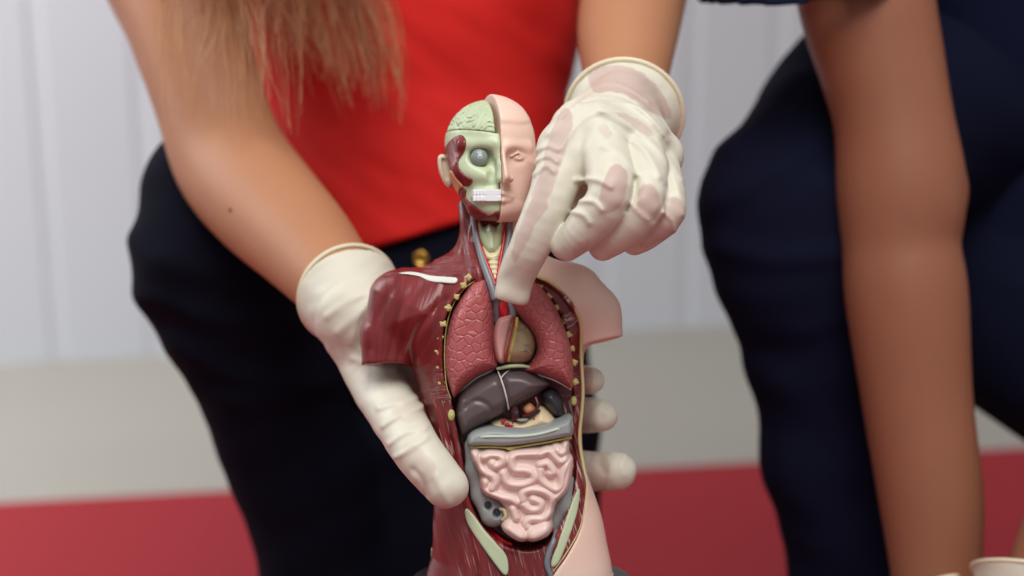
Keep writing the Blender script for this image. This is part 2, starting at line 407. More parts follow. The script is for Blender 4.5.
# eye
def hp(x, y, z): ca, sa = math.cos(YAW), math.sin(YAW); return HC+np.array([x*ca+z*sa, y, -x*sa+z*ca])
class _S: pass
def ball(name, c, r, m, parent, h, rr=None):
    r3 = (r, r, r) if rr is None else rr
    return sdf(name, lambda g: ell(g, c, r3), np.array(c)-max(r3)-3*h, np.array(c)+max(r3)+3*h, h, m, parent)
ec = hp(-19, -8, 27.5)
eye = ball('eye', hp(-19, -8, 31), 8.4, M['eye'], T, .7, (8.4, 8.4, 5.5)); ball('iris', hp(-19, -8, 31)+np.array([.8, .3, 4.9]), 2.6, M['iris'], eye, .4, (2.7, 2.7, 1.2)); ball('pupil', hp(-19, -8, 31)+np.array([.8, .3, 5.6]), 1.2, M['eye'], eye, .3, (1.2, 1.2, .9))
# ear on the skull side
def f_ear(g):
    d = g2(g, [(438, 158), (442.5, 154.5), (448, 157), (452, 164), (454, 177), (453, 186), (449, 188), (444, 183), (439, 171)], -8)
    f = pillow(g, d, -4, 4, 7)
    d2 = g2(g, [(442, 160), (446, 160), (449, 168), (449, 178), (446, 179), (443, 170)], -4)
    return smax(f, -smax(d2, -(g.z-f32(-1)), 2), 1.5)
lo, hi = pbox(430, 148, 460, 194, -25, 14); sdf('ear', f_ear, lo, hi, .8, M['ear'], T)

# ---- torso
SIL = [(470, 240), (454, 248), (438, 257), (420, 267), (402, 273), (388, 283), (380, 300), (380, 330), (400, 352), (412, 372), (421, 400), (428, 430), (432, 460), (433, 490), (432, 520), (431, 560), (430, 625),
       (618, 625), (613, 576), (608, 550), (602, 520), (592, 490), (585, 468), (582, 440), (583, 410), (584, 380), (585, 350), (598, 325), (602, 300), (590, 279), (570, 267), (552, 258), (536, 250), (520, 240)]
RIMB = [(528, 262), (535, 275), (550, 282), (567, 296), (577, 313), (581, 328), (581, 355), (583, 389), (582, 410), (579.5, 438), (583, 464), (586.5, 482), (585.5, 500), (580, 528), (567, 552), (552, 573), (546, 590)]
SKINP = RIMB+[(540, 640), (700, 640), (700, 180), (512, 180), (505, 225), (512, 240)]
CAV = [(488, 276), (474, 280), (460, 292), (449, 310), (444, 330), (443, 360), (446, 385), (452, 402), (457, 430), (463, 460), (468, 492), (480, 520), (500, 540), (526, 548), (548, 541), (562, 520), (574, 490), (577, 462), (574, 436), (575, 410), (574, 385), (573, 360), (566, 328), (556, 306), (543, 290), (528, 279), (508, 276)]
ZC = -25.0
NZY, NZ = [200, 214, 235, 255, 270, 285, 300, 330], [3, 8, 14, 21, 29, 35, 38, 40]
def nz(y, o=0.): return float(np.interp(y, NZY, NZ))+o
tlo, thi = pbox(350, 196, 634, 622, -100, 60)
def torso(g):
    d = g2(g, SIL, 0); f = pillow(g, d, ZC, 62, 62)
    f = smin(f, chain(g, [(494, 196, -27, 29), (494, 222, -24, 32.5), (493, 250, -23, 37)], 6), 10)
    # shoulders and the two arm stumps, cut off flat
    st = chain(g, [(404, 306, -22, 38), (389, 335, -18, 27), (386.5, 385, -16, 25.5)], 8)
    st = smax(st, plane(g, P(388, 364.5, -16), np.array([.02, -1, .12])), 2)
    f = smin(f, st, 10)
    st = chain(g, [(570, 300, -24, 36), (588, 316, -20, 31), (600, 355, -18, 25)], 8)
    st = smax(st, plane(g, P(602, 340, -16), np.array([.22, -.97, .1])), 2)
    f = smin(f, st, 10)
    return smax(f, plane(g, P(522, 602, 0), np.array([0, -1, 0])), 2)
def cavity(g):
    d = g2(g, CAV, 20); return smax(d, f32(-2)-g.z, 3)
def fibxy(x, y):                                # fibre coordinate (across, along) over the muscle half, in pixels
    w = lambda a, b, t: np.clip((t-a)/(b-a), 0, 1)
    ang = np.arctan2(x-372, 440-y); rad = np.hypot(x-372, y-440)
    A = (ang*95, rad)
    B = (x+.55*y, y-.5*x); D = (x-.28*y, y+.3*x); E = (x-.12*y, y)
    wn = 1-w(255, 275, y); wd = w(365, 400, y)
    ac = A[0]*(1-wn)*(1-wd)+B[0]*wn+D[0]*wd*(1-wn); al = A[1]*(1-wn)*(1-wd)+B[1]*wn+D[1]*wd*(1-wn)
    return ac, al
def fib_attr(v):
    x, y = px_of(v); ac, al = fibxy(x, y)
    side = np.clip((x-418)/20, 0, 1)*np.clip((y-372)/14, 0, 1)*np.clip((500-y)/20, 0, 1)*np.clip((475-x)/10, 0, 1)
    right = np.clip((x-556)/6, 0, 1)*np.clip((y-290)/10, 0, 1)*np.clip((560-y)/20, 0, 1)
    hip = np.clip((y-520)/25, 0, 1)*.5*np.clip((x-452)/14, 0, 1)
    chest = .25*np.clip((x-405)/20, 0, 1)*np.clip((350-y)/40, 0, 1)
    return {'fib': np.stack([ac*.26, al*.016, v[:, 2]*.02], 1), 'streak': np.clip(np.maximum.reduce([side*.7, right, hip*.8]), 0, 1)}
def f_muscle(g):
    f = torso(g)
    sx, sy = g.x[:, :, 0], g.y[:, :, 0]; s = s_(20); x, y = 512+sx/s, 288-sy/s
    ac, al = fibxy(*np.broadcast_arrays(x, y))
    f = f-(1.5*(vnoise(ac*.09, al*.006, 3)-.5)+1.1*(vnoise(ac*.22, al*.009, 5)-.5))[:, :, None].astype(f32)
    for pts, w, amp in (([(410, 366), (412, 345), (424, 322), (446, 300)], 4, -3.0), ([(466, 215), (464, 250), (470, 282)], 2.5, -2), ([(447, 276), (436, 310), (430, 340), (433, 380), (448, 440)], 3, -1.5),
                        ([(476, 268), (470, 250), (466, 228)], 5, 2), ([(384, 372), (393, 340), (402, 310), (415, 285)], 5, -1.2), ([(370, 350), (376, 320), (392, 290)], 4, -1.2), ([(461, 500), (470, 530), (476, 580)], 4, -2.5), ([(474, 515), (488, 545), (500, 575)], 3, -2),
                        ([(440, 380), (437, 420), (446, 470)], 6, 2.5), ([(452, 400), (457, 450), (466, 500), (490, 536), (515, 547)], 3, 1.6), ([(582, 400), (579, 440), (582, 480), (572, 520), (556, 545)], 3, 1.4)):
        f = f-f32(amp)*ridge(g, pts, 20, w)
    # the strip between right lung and skin is sunk
    d = g2(g, [(530, 276), (548, 284), (564, 297), (575, 315), (579, 335), (580, 400), (577, 440), (570, 420), (566, 330), (552, 303)], 20)
    f = smax(f, -smax(d+1, f32(17)-g.z, 3), 3)
    f = smax(f, -cavity(g), 2.5)
    d = g2(g, [(468, 214), (512, 214), (510, 240), (504, 275), (498, 300), (488, 285), (478, 255)], 25)
    sy2 = (288-g.y/f32(s_(15))); nzf = np.interp(sy2.ravel(), NZY, NZ).astype(f32)[None, :, None]
    f = smax(f, -smax(d, nzf-6-g.z, 2), 2)
    return smax(f, -g2(g, SKINP, 20), 1)
sdf('muscle_torso', f_muscle, tlo, thi, 1.35, M['muscle'], T, fib_attr)
def f_tskin(g):
    f = torso(g)-1.0
    f = smax(f, -cavity(g), 2.5)
    f = smin(f, ellp(g, 604, 332, -14, 8, 6, 20)+3, 4)
    return smax(f, g2(g, SKINP, 20)+.3, 1.5)
slo, shi = pbox(500, 196, 634, 622, -100, 60); sdf('torso_skin', f_tskin, slo, shi, 1.6, M['skinplastic'], T)

def torso_z(px, py):                            # front surface of the closed torso at a pixel
    zs = np.arange(75, -60, -1.0); best = None
    class L: pass
    g = L(); p = [P(px, py, z) for z in zs]
    return zs, p
_tg = Grid(tlo, thi, 3.0); _tf = torso(_tg)
def surf(px, py, off=0.0):
    for z in np.arange(70, -60, -1.0):
        p = P(px, py, z); i = np.round((p-_tg.lo)/3.0).astype(int)
        if np.all(i >= 0) and np.all(i < _tg.n) and _tf[i[0], i[1], i[2]] < 0: return z+off
    return -20+off
tube('skin_edge', [(x, y, max(surf(min(x, 577), y), 4)+.5, 1.7 if y < 470 else .7) for x, y in RIMB[:-1]], M['rim'], T)
tube('skin_edge', [(432.5, y, -24, 1.3) for y in (548, 570, 592)], M['rim'], T)
# collarbone
def torso_patch(name, pts, m, off, zmin=-30, h=.9):
    o = np.array(pts); lo, hi = pbox(o[:, 0].min()-4, o[:, 1].min()-4, o[:, 0].max()+4, o[:, 1].max()+4, 15, 15); lo[2] = zmin-3; hi[2] = 56
    return sdf(name, lambda g: smax(smax(torso(g)-off, g2(g, pts, 25), 1.2), f32(zmin)-g.z, 1), lo, hi, h, m, T)
torso_patch('collarbone', [(395, 273.2), (404, 271.5), (414, 271.8), (430, 275.2), (444, 276.6), (457, 278), (455.5, 283.5), (444, 283), (430, 281.5), (418, 276.5), (406, 274.4)], M['white'], 1.5)
# rib ends
for k, (x, y) in enumerate([(469, 277.6), (463.6, 285.4), (455.8, 296.6), (448.5, 308), (443, 323.8), (440, 337.6), (439, 351.7), (439.5, 366), (441.5, 383), (446, 399.5),
             (539.7, 287), (548.6, 296.7), (556.4, 307.8), (562.5, 320.8), (568, 335), (571.7, 348.6), (574, 362.5), (575, 382)]):
    lf = k < 10; z = surf(x, y, -1.9) if lf else 17.2
    c = P(x, y, z); rr = (3.2, 2.5, 2.6) if lf else (3, 3, 2.6)
    def fr(g, c=c, rr=rr, k=k):
        f = ell(g, c, rr)
        for j in range(4):
            a = j*1.57+k; f = smin(f, ell(g, c+np.array([math.cos(a)*(2.6+.5*math.sin(k*3+j)), math.sin(a)*2.4, .2]), (1.5+.4*math.sin(k*5+j*2), 1.6, 2.2)), 1)
        return f
    sdf('rib_end', fr, c-9, c+9, .8, M['rib'], T)
for x, y, z, r in ((451.5, 415, 22, (3.5, 6, 3)), (573.6, 401, 20, (3.5, 5, 4))):
    ball('fat_lobe', P(x, y, surf(x, y)), 5, M['rib'], T, .9, r)
# lung borders
tube('pleura_edge', [(x, y, 28+o, .55) for x, y, o in ((478, 279, 0), (464, 289, 0), (452, 307, 0), (446, 330, 0), (444.5, 357, 0), (446.5, 385, 0), (451, 399, 0))], M['rib'], T)

# ---- neck organs
def on_neck(pts): return [(x, y, nz(y, o), r) for x, y, o, r in pts]
NM = [(x, y, surf(x, y)-r+o, r) for x, y, r, o in ((466, 206, 8, 1), (468, 220, 8.5, 1.6), (471, 238, 8.5, 1.8), (474, 258, 7.5, 1.8), (478, 272, 6, 1.5), (481, 284, 4, 1))]
lo, hi = box_of([(p[0], p[1], p[2], p[3]+5) for p in NM]); sdf('neck_muscle', lambda g: schain(g, pp(NM)), lo, hi, 1.0, M['muscle'], T, fib_dir(-12, .4))
tube('neck_vein', on_neck([(473, 212, -2, 3), (476, 234, 1, 3.2), (480, 252, 1, 3.6), (485, 268, 1, 4), (491, 284, 1, 4.5), (496, 300, 2, 5)]), M['vein'], T)
tube('neck_vein', on_neck([(511, 212, -2, 3), (509, 236, 1, 3.2), (506, 252, 1, 3.2), (502, 272, 1, 3.4), (499, 296, 2, 4)]), M['vein'], T)
tube('neck_artery', on_neck([(475, 214, 0, 1.8), (478, 238, 2, 1.9), (484, 256, 2, 2), (490, 272, 2, 2.2), (496, 286, 2, 2.4)]), M['artery'], T)
tube('neck_artery', on_neck([(506, 216, 0, 1.6), (503.5, 242, 2, 1.8), (500, 262, 2, 2), (496.5, 284, 2, 2.2)]), M['artery'], T)
def throat(name, outline, H, R_, m, crease=None):
    o = np.array(outline); lo, hi = pbox(o[:, 0].min()-3, o[:, 1].min()-3, o[:, 0].max()+3, o[:, 1].max()+3, 5, 5); lo[2] = -14; hi[2] = 45
    def fn(g):
        d = g2(g, outline, 15); sy = 288-g.y/f32(s_(15)); b = np.interp(sy.ravel(), NZY, NZ).astype(f32)[None, :, None]
        q = R_-np.minimum(-d, R_); f = np.sqrt(q*q+((g.z-b+4)*(R_/(H+4.)))**2)-f32(R_)
        if crease: f = f-f32(2.2)*ridge(g, crease, 15, 3)
        return f
    return sdf(name, fn, lo, hi, .85, m, T)
throat('larynx', [(478, 219), (484, 227), (489, 224), (496, 227), (503, 219), (504, 232), (501, 246), (496, 253), (488, 253), (481, 244), (477, 232)], 5, 7, M['cart'], [(491, 228), (492, 248)])
throat('thyroid', [(482, 244), (487, 250), (492, 252), (497, 249), (502, 243), (501, 256), (496, 261), (488, 261), (484, 256)], 6, 6, M['cream'])
TRC = on_neck([(493, 258, -2, 6), (496, 290, -1, 5)])
lo, hi = box_of([(p[0], p[1], p[2], p[3]+3) for p in TRC]); sdf('trachea', lambda g: chain(g, TRC, 2)-.7*np.sin(g.y*1.35), lo, hi, .8, M['cream'], T)

# ---- chest organs
def cells(g, f, d): return f
LL = [(483, 277.5), (488.6, 281), (493.8, 296), (495.5, 309), (495, 322), (495, 336), (496, 351), (498.5, 367), (491, 371.5), (477, 378), (464, 388.5), (454, 398.5), (449.5, 391), (445, 373), (443.5, 353), (446, 333), (451, 315), (461, 296.5), (471.7, 283)]
RL = [(507, 297), (516, 283), (528, 279.5), (536, 282.5), (547, 293.5), (558, 310), (565.5, 328), (571.5, 347), (574, 367), (574, 384), (571.5, 390), (556, 381), (540, 375.5), (524, 371.5), (530, 364), (536, 354), (536, 344), (530.6, 332), (519.5, 319), (511, 309)]
for o in (LL, RL):
    lg = pad('lung', o, 16, 31, 15, M['lungm'], T, .9, base=18)
tube('lung_edge', [(454, 397, 16, .9), (464, 388, 19, .9), (477, 377.8, 20, .9), (490, 371.5, 19, .9), (497, 367, 17, .8)], M['white'], T)
tube('lung_edge', [(525, 371.5, 17, .8), (540, 375.5, 20, .9), (556, 381, 20, .9), (571, 389.5, 16, .9)], M['white'], T)
heart = pad('heart', [(499, 322), (503, 317), (512, 314.5), (520, 318), (529, 325), (535, 336), (536, 348), (532, 359), (522, 365), (508, 365), (497, 360), (494, 345), (495, 332)], 14, 30, 16, mat('heart_brown', lin(166, 146, 112), .25, var=.15, vscale=70), T, .8, base=16)
pad('heart_chamber', [(493, 332), (497, 319), (505, 314.5), (513, 314.5), (514, 322), (511.5, 334), (508.5, 347), (505, 363), (497, 362), (493, 348)], 14, 32.5, 6, M['heartpink'], heart, .8, base=14)
tube('heart_artery', [(514, 317, 38, .8), (513, 325, 45, .9), (510.5, 337, 47.5, .9), (507.5, 350, 46.5, .9), (505, 361, 40, .8)], M['artery'], heart)
tube('fat_band', [(517, 318, 36, 1.6), (516, 326, 41.5, 2), (513.5, 340, 43.5, 2), (510.5, 352, 42, 1.6), (508.5, 361, 37, 1.5)], M['fat'], heart)
for p in ([(517, 330), (524, 328), (530, 333)], [(516, 340), (524, 345), (530, 343)], [(520, 352), (527, 350), (531, 354)]):
    tube('heart_vessel', [(x, y, 44-abs(x-517)*.16, .5) for x, y in p], M['vein'], heart)
tube('aorta', [(504, 322, 28, 5), (504, 312, 32, 5.5), (500, 302, 30, 6)], M['artery'], T)
tube('great_vein', [(511, 322, 30, 4), (513, 312, 32, 4), (510, 300, 30, 4.5)], M['vein'], T)
tube('great_vein', [(497, 322, 24, 4), (497, 310, 30, 4.5), (496, 298, 34, 5)], M['vein'], T)
tube('diaphragm_edge', [(497, 369, 30, 1.6), (508, 366.5, 34, 2), (522, 366, 33, 1.8), (532, 368, 28, 1.2)], M['cart'], T)

# ---- belly organs
liver = pad('liver', [(456, 404), (458, 396), (466, 387), (478, 378), (492, 371), (508, 367.5), (524, 368), (538, 374), (551, 383.5), (543, 392), (527, 402.5), (510, 411.5), (492, 421), (476, 430), (463, 437.5), (458, 429), (455, 415)], 8, 33, 15, M['liver'], T, 1.0, base=8,
    extra=lambda g, f, d: f+1.6*ridge(g, [(508, 410), (504, 390), (498, 371)], 40, 4)+.9*ridge(g, [(460, 412), (474, 401), (486, 404), (494, 414)], 40, 2.5))
tube('liver_ligament', [(498, 371.5, 30, .6), (501, 379, 40.3, .8), (504, 388, 42.2, .8), (507, 400, 40.6, .8), (508.7, 409.5, 30, .8)], M['white'], liver)
tube('liver_ligament', [(501, 378, 40, .6), (505, 373.5, 35.5, .6), (509.5, 370, 28, .5)], M['white'], liver)
M['cavity'] = M['dark']
sto = pad('stomach', [(490, 424), (500, 419), (512, 421), (526, 417), (534, 410), (541, 406.5), (549, 411), (556, 419), (556, 428), (530, 434), (500, 434)], 8, 24, 14, M['stomach'], T, .9, base=10)
for x, y, r in ((503, 421.5, 2.2), (507, 424.5, 2.6), (511, 426, 2.0), (505, 419.5, 1.4), (534, 418.5, 1.2), (513, 423, 1.3)): ball('vessel', P(x, y, 28), r, M['artery'], sto, .6, (r, r*.8, 2))
pad('vessel_band', [(516, 420), (522, 418.5), (528, 418.5), (527, 421.5), (520, 422)], 24, 8, 3, M['colon'], sto, .8, base=6)
pad('vessel_band', [(529, 415), (539, 409.5), (540, 411.5), (531, 417.5)], 26, 5, 2, M['hole'], sto, .8, base=6)
pad('adrenal', [(523, 408), (530, 403), (536, 409), (533, 414), (526, 415)], 20, 10, 5, M['orange'], T, .8, base=10)
tube('belly_artery', [(523, 416, 26, 1.8), (532, 413, 31, 1.6), (538, 406, 32, 1.6), (535, 397, 28, 2)], M['dark'], T)
tube('belly_artery', [(516, 419, 20, 4.5), (515, 411, 22, 5), (513, 404, 20, 5)], M['dark'], T)
ball('vessel_hole', P(516, 413, 27), 2.5, M['hole'], T, .7, (3, 3, 2))
pad('spleen', [(541, 394), (548, 389), (556, 390), (563, 400), (564, 412), (560, 418), (552, 415), (544, 405)], 8, 22, 11, M['spleen'], T, .9, base=10)
CO = [(467, 439), (469, 433), (478, 428), (492, 425), (513, 427), (530, 426.5), (545, 423), (560, 418.5), (569, 416), (573, 419), (573, 436), (562, 438.5), (536, 443.5), (507, 447), (484, 446.5), (472, 446), (474, 470), (478, 500), (484, 512), (478, 508), (471, 490), (467, 465), (465, 448)]
def f_colon(g, f, d): return f
colon = pad('colon', [(466, 440), (470, 432), (480, 427.5), (495, 425.5), (513, 427), (530, 426.5), (545, 423), (560, 418.5), (569, 415.5), (573.5, 419), (573.5, 436), (562, 439), (536, 444), (507, 447.5), (484, 447), (468, 447)], 14, 32, 7, M['colon'], T, .9, base=16)
tube('stripe', [(469, 440, 37, 1.3), (482, 437, 45.2, 1.5), (500, 436.5, 45.7, 1.5), (520, 436.5, 45.7, 1.5), (540, 434, 45.7, 1.5), (558, 429, 45.2, 1.5), (572, 425.5, 37, 1.3)], M['stripe'], colon)
tube('fat_fringe', [(470, 447.5, 34, .9), (485, 447, 36, 1.1), (503, 447.6, 36, 1.1), (510, 448.4, 37, 2.0), (518, 447, 36, 1.2), (545, 442.6, 36, 1.1), (560, 439.6, 35, 1.2), (571, 437, 33, 2.2)], M['fat'], colon)
def f_col2(g):
    f = chain(g, [(472, 445, 22, 7.5), (474, 470, 22, 8), (481, 496, 22, 9), (493, 513, 24, 14)], 6)
    f = smin(f, chain(g, [(568, 480, 16, 6), (562, 505, 18, 9), (553, 524, 18, 8)], 5), 2)
    for x, y in ((488, 506), (497, 513.5)): f = smax(f, -ellp(g, x, y, 37, 4.6, 5.2, 9), 1.5)
    return smax(f, f32(0)-g.z, 1)
lo, hi = box_of([(460, 438, 0, 12), (575, 535, 45, 12)]); lo[2] = -6; hi[2] = 50
sdf('caecum', f_col2, lo, hi, .9, M['colon'], colon)
for x, y in ((488, 506), (497, 513.5)): ball('opening', P(x, y, 29), 4, M['hole'], colon, .7, (4.2, 4.8, 2.5))
tube('appendix', [(500, 509, 35, 1.6), (504, 510, 38, 2), (505.5, 516, 37, 2), (502, 520, 34, 1.6)], M['cream'], colon)
Z48 = lambda q: [(460+x/4.8, 430+y/4.8) for x, y in q]
COILS = [([(68, 98), (72, 140), (92, 182), (128, 205), (160, 222), (168, 252), (152, 280)], 4.8), ([(118, 250), (112, 282), (140, 308), (190, 320), (240, 328), (272, 345)], 5.0),
         ([(118, 128), (150, 112), (195, 118), (205, 150), (175, 172), (155, 158)], 4.9), ([(362, 108), (320, 106), (262, 112), (246, 150), (262, 188), (310, 192), (345, 205), (352, 236), (315, 258), (262, 262), (224, 248), (206, 205)], 4.8),
         ([(385, 112), (425, 96), (450, 122), (482, 150), (508, 138)], 4.6), ([(460, 82), (478, 108), (508, 100), (512, 66)], 4.6), ([(386, 166), (418, 160), (446, 198), (432, 206)], 4.8),
         ([(386, 190), (386, 232), (420, 266), (462, 284), (488, 262), (492, 216), (508, 180), (532, 152)], 4.8), ([(530, 175), (522, 232), (502, 286), (468, 326)], 5.0),
         ([(300, 335), (304, 298), (350, 284), (408, 296), (444, 330), (438, 388), (398, 422), (345, 424), (318, 440), (322, 462)], 4.9), ([(306, 356), (340, 380), (378, 376), (386, 348), (350, 330)], 4.8), ([(254, 376), (268, 418)], 4.6),
         ([(232, 478), (282, 508)], 8.2), ([(355, 500), (408, 478)], 8.2)]
GUT = [(469.5, 449), (484, 446.5), (507, 448), (530, 446), (552, 441.5), (568, 439.5), (570.5, 452), (573.5, 462), (572, 478), (568, 492), (557, 505), (555, 515), (552.5, 530), (545, 540), (527, 544), (512, 538), (501, 527), (503, 515), (497, 503), (482, 494), (478, 484), (475, 468), (470, 460)]
def f_gut(g):
    d = g2(g, GUT, 35); f = pillow(g, d, 16, 9, 29)
    s = s_(42); X, Y = g.x[:, :, 0], g.y[:, :, 0]
    prof = np.full(np.broadcast(X, Y).shape, 0.0)
    best = np.full(prof.shape, -9.0)
    for q, r in COILS:
        v = spline(Z48(q), False, 6); v = np.stack([(v[:, 0]-512)*s, (288-v[:, 1])*s], 1)
        dd = line_d(X, Y, v); r = r*1.36; best = np.maximum(best, np.sqrt(np.maximum(r*r-dd*dd, 0))*(4.9/r)**.5)
    return smax((f-(np.maximum(best, 3.3)[:, :, None]-4.4).astype(f32)*.95), f32(2)-g.z, 1)
lo, hi = pbox(464, 436, 580, 550, 30, 60); lo[2] = -2; hi[2] = 62
sdf('small_intestine', f_gut, lo, hi, .75, M['gut'], T, it=2)
# pelvis
for pts in ([(465, 510), (469, 508.5), (476, 517), (485, 529), (498, 543), (507, 555), (508.5, 570), (504, 573), (494, 561), (481, 543), (470, 527), (466, 518)],
            [(578, 491), (581, 492), (580.5, 500), (577, 515), (569, 537), (559, 560), (552, 565.5), (551, 559), (558, 540), (566, 518), (572, 503)]):
    lo, hi = pbox(min(p[0] for p in pts)-4, min(p[1] for p in pts)-4, max(p[0] for p in pts)+4, max(p[1] for p in pts)+4, 20, 20); lo[2] = -12; hi[2] = 56
    sdf('hip_bone', lambda g, pts=pts: smax(smax(torso(g)-2.2, g2(g, pts, 28), 2), f32(-8)-g.z, 1), lo, hi, 1.0, M['bone'], T)
tube('groin_vein', [(558, 528, 18, 3), (554, 540, 34, 3), (549, 552, 38, 3.2), (547, 565, 39, 3), (551, 577, 38, 2.6)], M['vein'], T)
tube('groin_artery', [(486, 525, 8, 2), (500, 539, 22, 2), (512, 545, 30, 1.8)], M['artery'], T)
tube('groin_artery', [(563, 520, 12, 2.4), (558, 527, 20, 2.6), (553, 533, 24, 2.2)], M['artery'], T)
# base plate
def f_base(g):
    c = P(522, 596, -25); r = np.sqrt((g.x-f32(c[0]))**2+((g.z-f32(c[2]))*1.12)**2)
    dx = r-104; dy = np.abs(g.y-f32(c[1]))-16
    return np.sqrt(np.maximum(dx, 0)**2+np.maximum(dy, 0)**2)+np.minimum(np.maximum(dx, dy), 0)-7
sdf('base', f_base, P(395, 630, -130), P(650, 560, 90)+np.array([0, 0, 10.]), 3.0, M['base'], T)

# ================================================================ PEOPLE
W1 = thing('person', tuple(toW(PH(430, .02, -660))), 'person in a red top and dark trousers, long auburn hair, pointing at the torso model', 'person')
W2 = thing('person', tuple(toW(PH(930, .02, -560))), 'person in navy shirt and trousers with one bare arm hanging straight down', 'person')
FL = .02                                        # top of the mat
def pph(pts): return [((PH(p[0], p[1], p[2])), p[3]*s_(p[2])) for p in pts]
def bx3(ch, pad=6):
    a = np.array([np.append(p-r, p+r) for p, r in ch]); return a[:, :3].min(0)-pad, a[:, 3:].max(0)+pad
def big_head(g, hc, yaw, k): return head_face(head_frame(g, hc, yaw, k))*f32(k)

# ---- gloves
def unit(v): v = np.array(v, float); return v/np.linalg.norm(v)
def torus_pts(c, a, R, n=48, e=None, squash=1.0):
    z = np.array([0, 0, 1.]); e2 = unit(z-np.dot(z, a)*a); e1 = np.cross(e2, a)
    return [c+R*(math.cos(t)*e1+squash*math.sin(t)*e2) for t in np.linspace(0, 2*math.pi, n, endpoint=False)]
def ring(name, pts, r, m, parent, sides=8):
    p = np.array(pts); n = len(p); t = np.roll(p, -1, 0)-np.roll(p, 1, 0); t /= np.linalg.norm(t, axis=1)[:, None]
    c = p.mean(0); o = p-c; o /= np.linalg.norm(o, axis=1)[:, None]; b = np.cross(t, o)
    a = np.arange(sides)/sides*2*math.pi
    v = (p[:, None]+r*(np.cos(a)[None, :, None]*o[:, None]+np.sin(a)[None, :, None]*b[:, None])).reshape(-1, 3)
    q = [(i*sides+j, i*sides+(j+1) % sides, ((i+1) % n)*sides+(j+1) % sides, ((i+1) % n)*sides+j) for i in range(n) for j in range(sides)]
    return build(name, v, q, m, parent)
def patch_attr(patches, zmin=-1e9):
    def a(v):
        x, y = px_of(v); t = np.zeros(len(v))
        wob = 3*(vnoise(x*.11, y*.11, 9)-.5)+1.5*(vnoise(x*.3, y*.3, 4)-.5)
        for pts, amt in patches:
            d = poly_sd(x.astype(f32), y.astype(f32), spline(pts, True, 4))
            t = np.maximum(t, amt*np.clip(.5-(d+wob)/1.6, 0, 1)*(v[:, 2] > zmin))
        return {'tint': t}
    return a
def cuffed(g, hand, cw, cr, wr, ww, thick, k=10, bore=None, wob=None, a=None):
    # cw/cr: cuff mouth centre and radius; ww/wr: wrist centre and radius
    a = unit(cw-ww) if a is None else a; L0 = max(40, float(np.dot(cw-ww, a))); out = cone(g, cw-a*L0, cw+a*30, wr, cr+30*(cr-wr)/L0)
    f = smin(hand, out, k)
    if wob is not None: f = f-wob
    f = smax(f, plane(g, cw, a), 1.0)
    inn = cone(g, cw-a*(L0-6), cw+a*30, wr-thick-6, cr-thick+30*(cr-wr)/L0)
    return smax(f, -inn, 1.0)

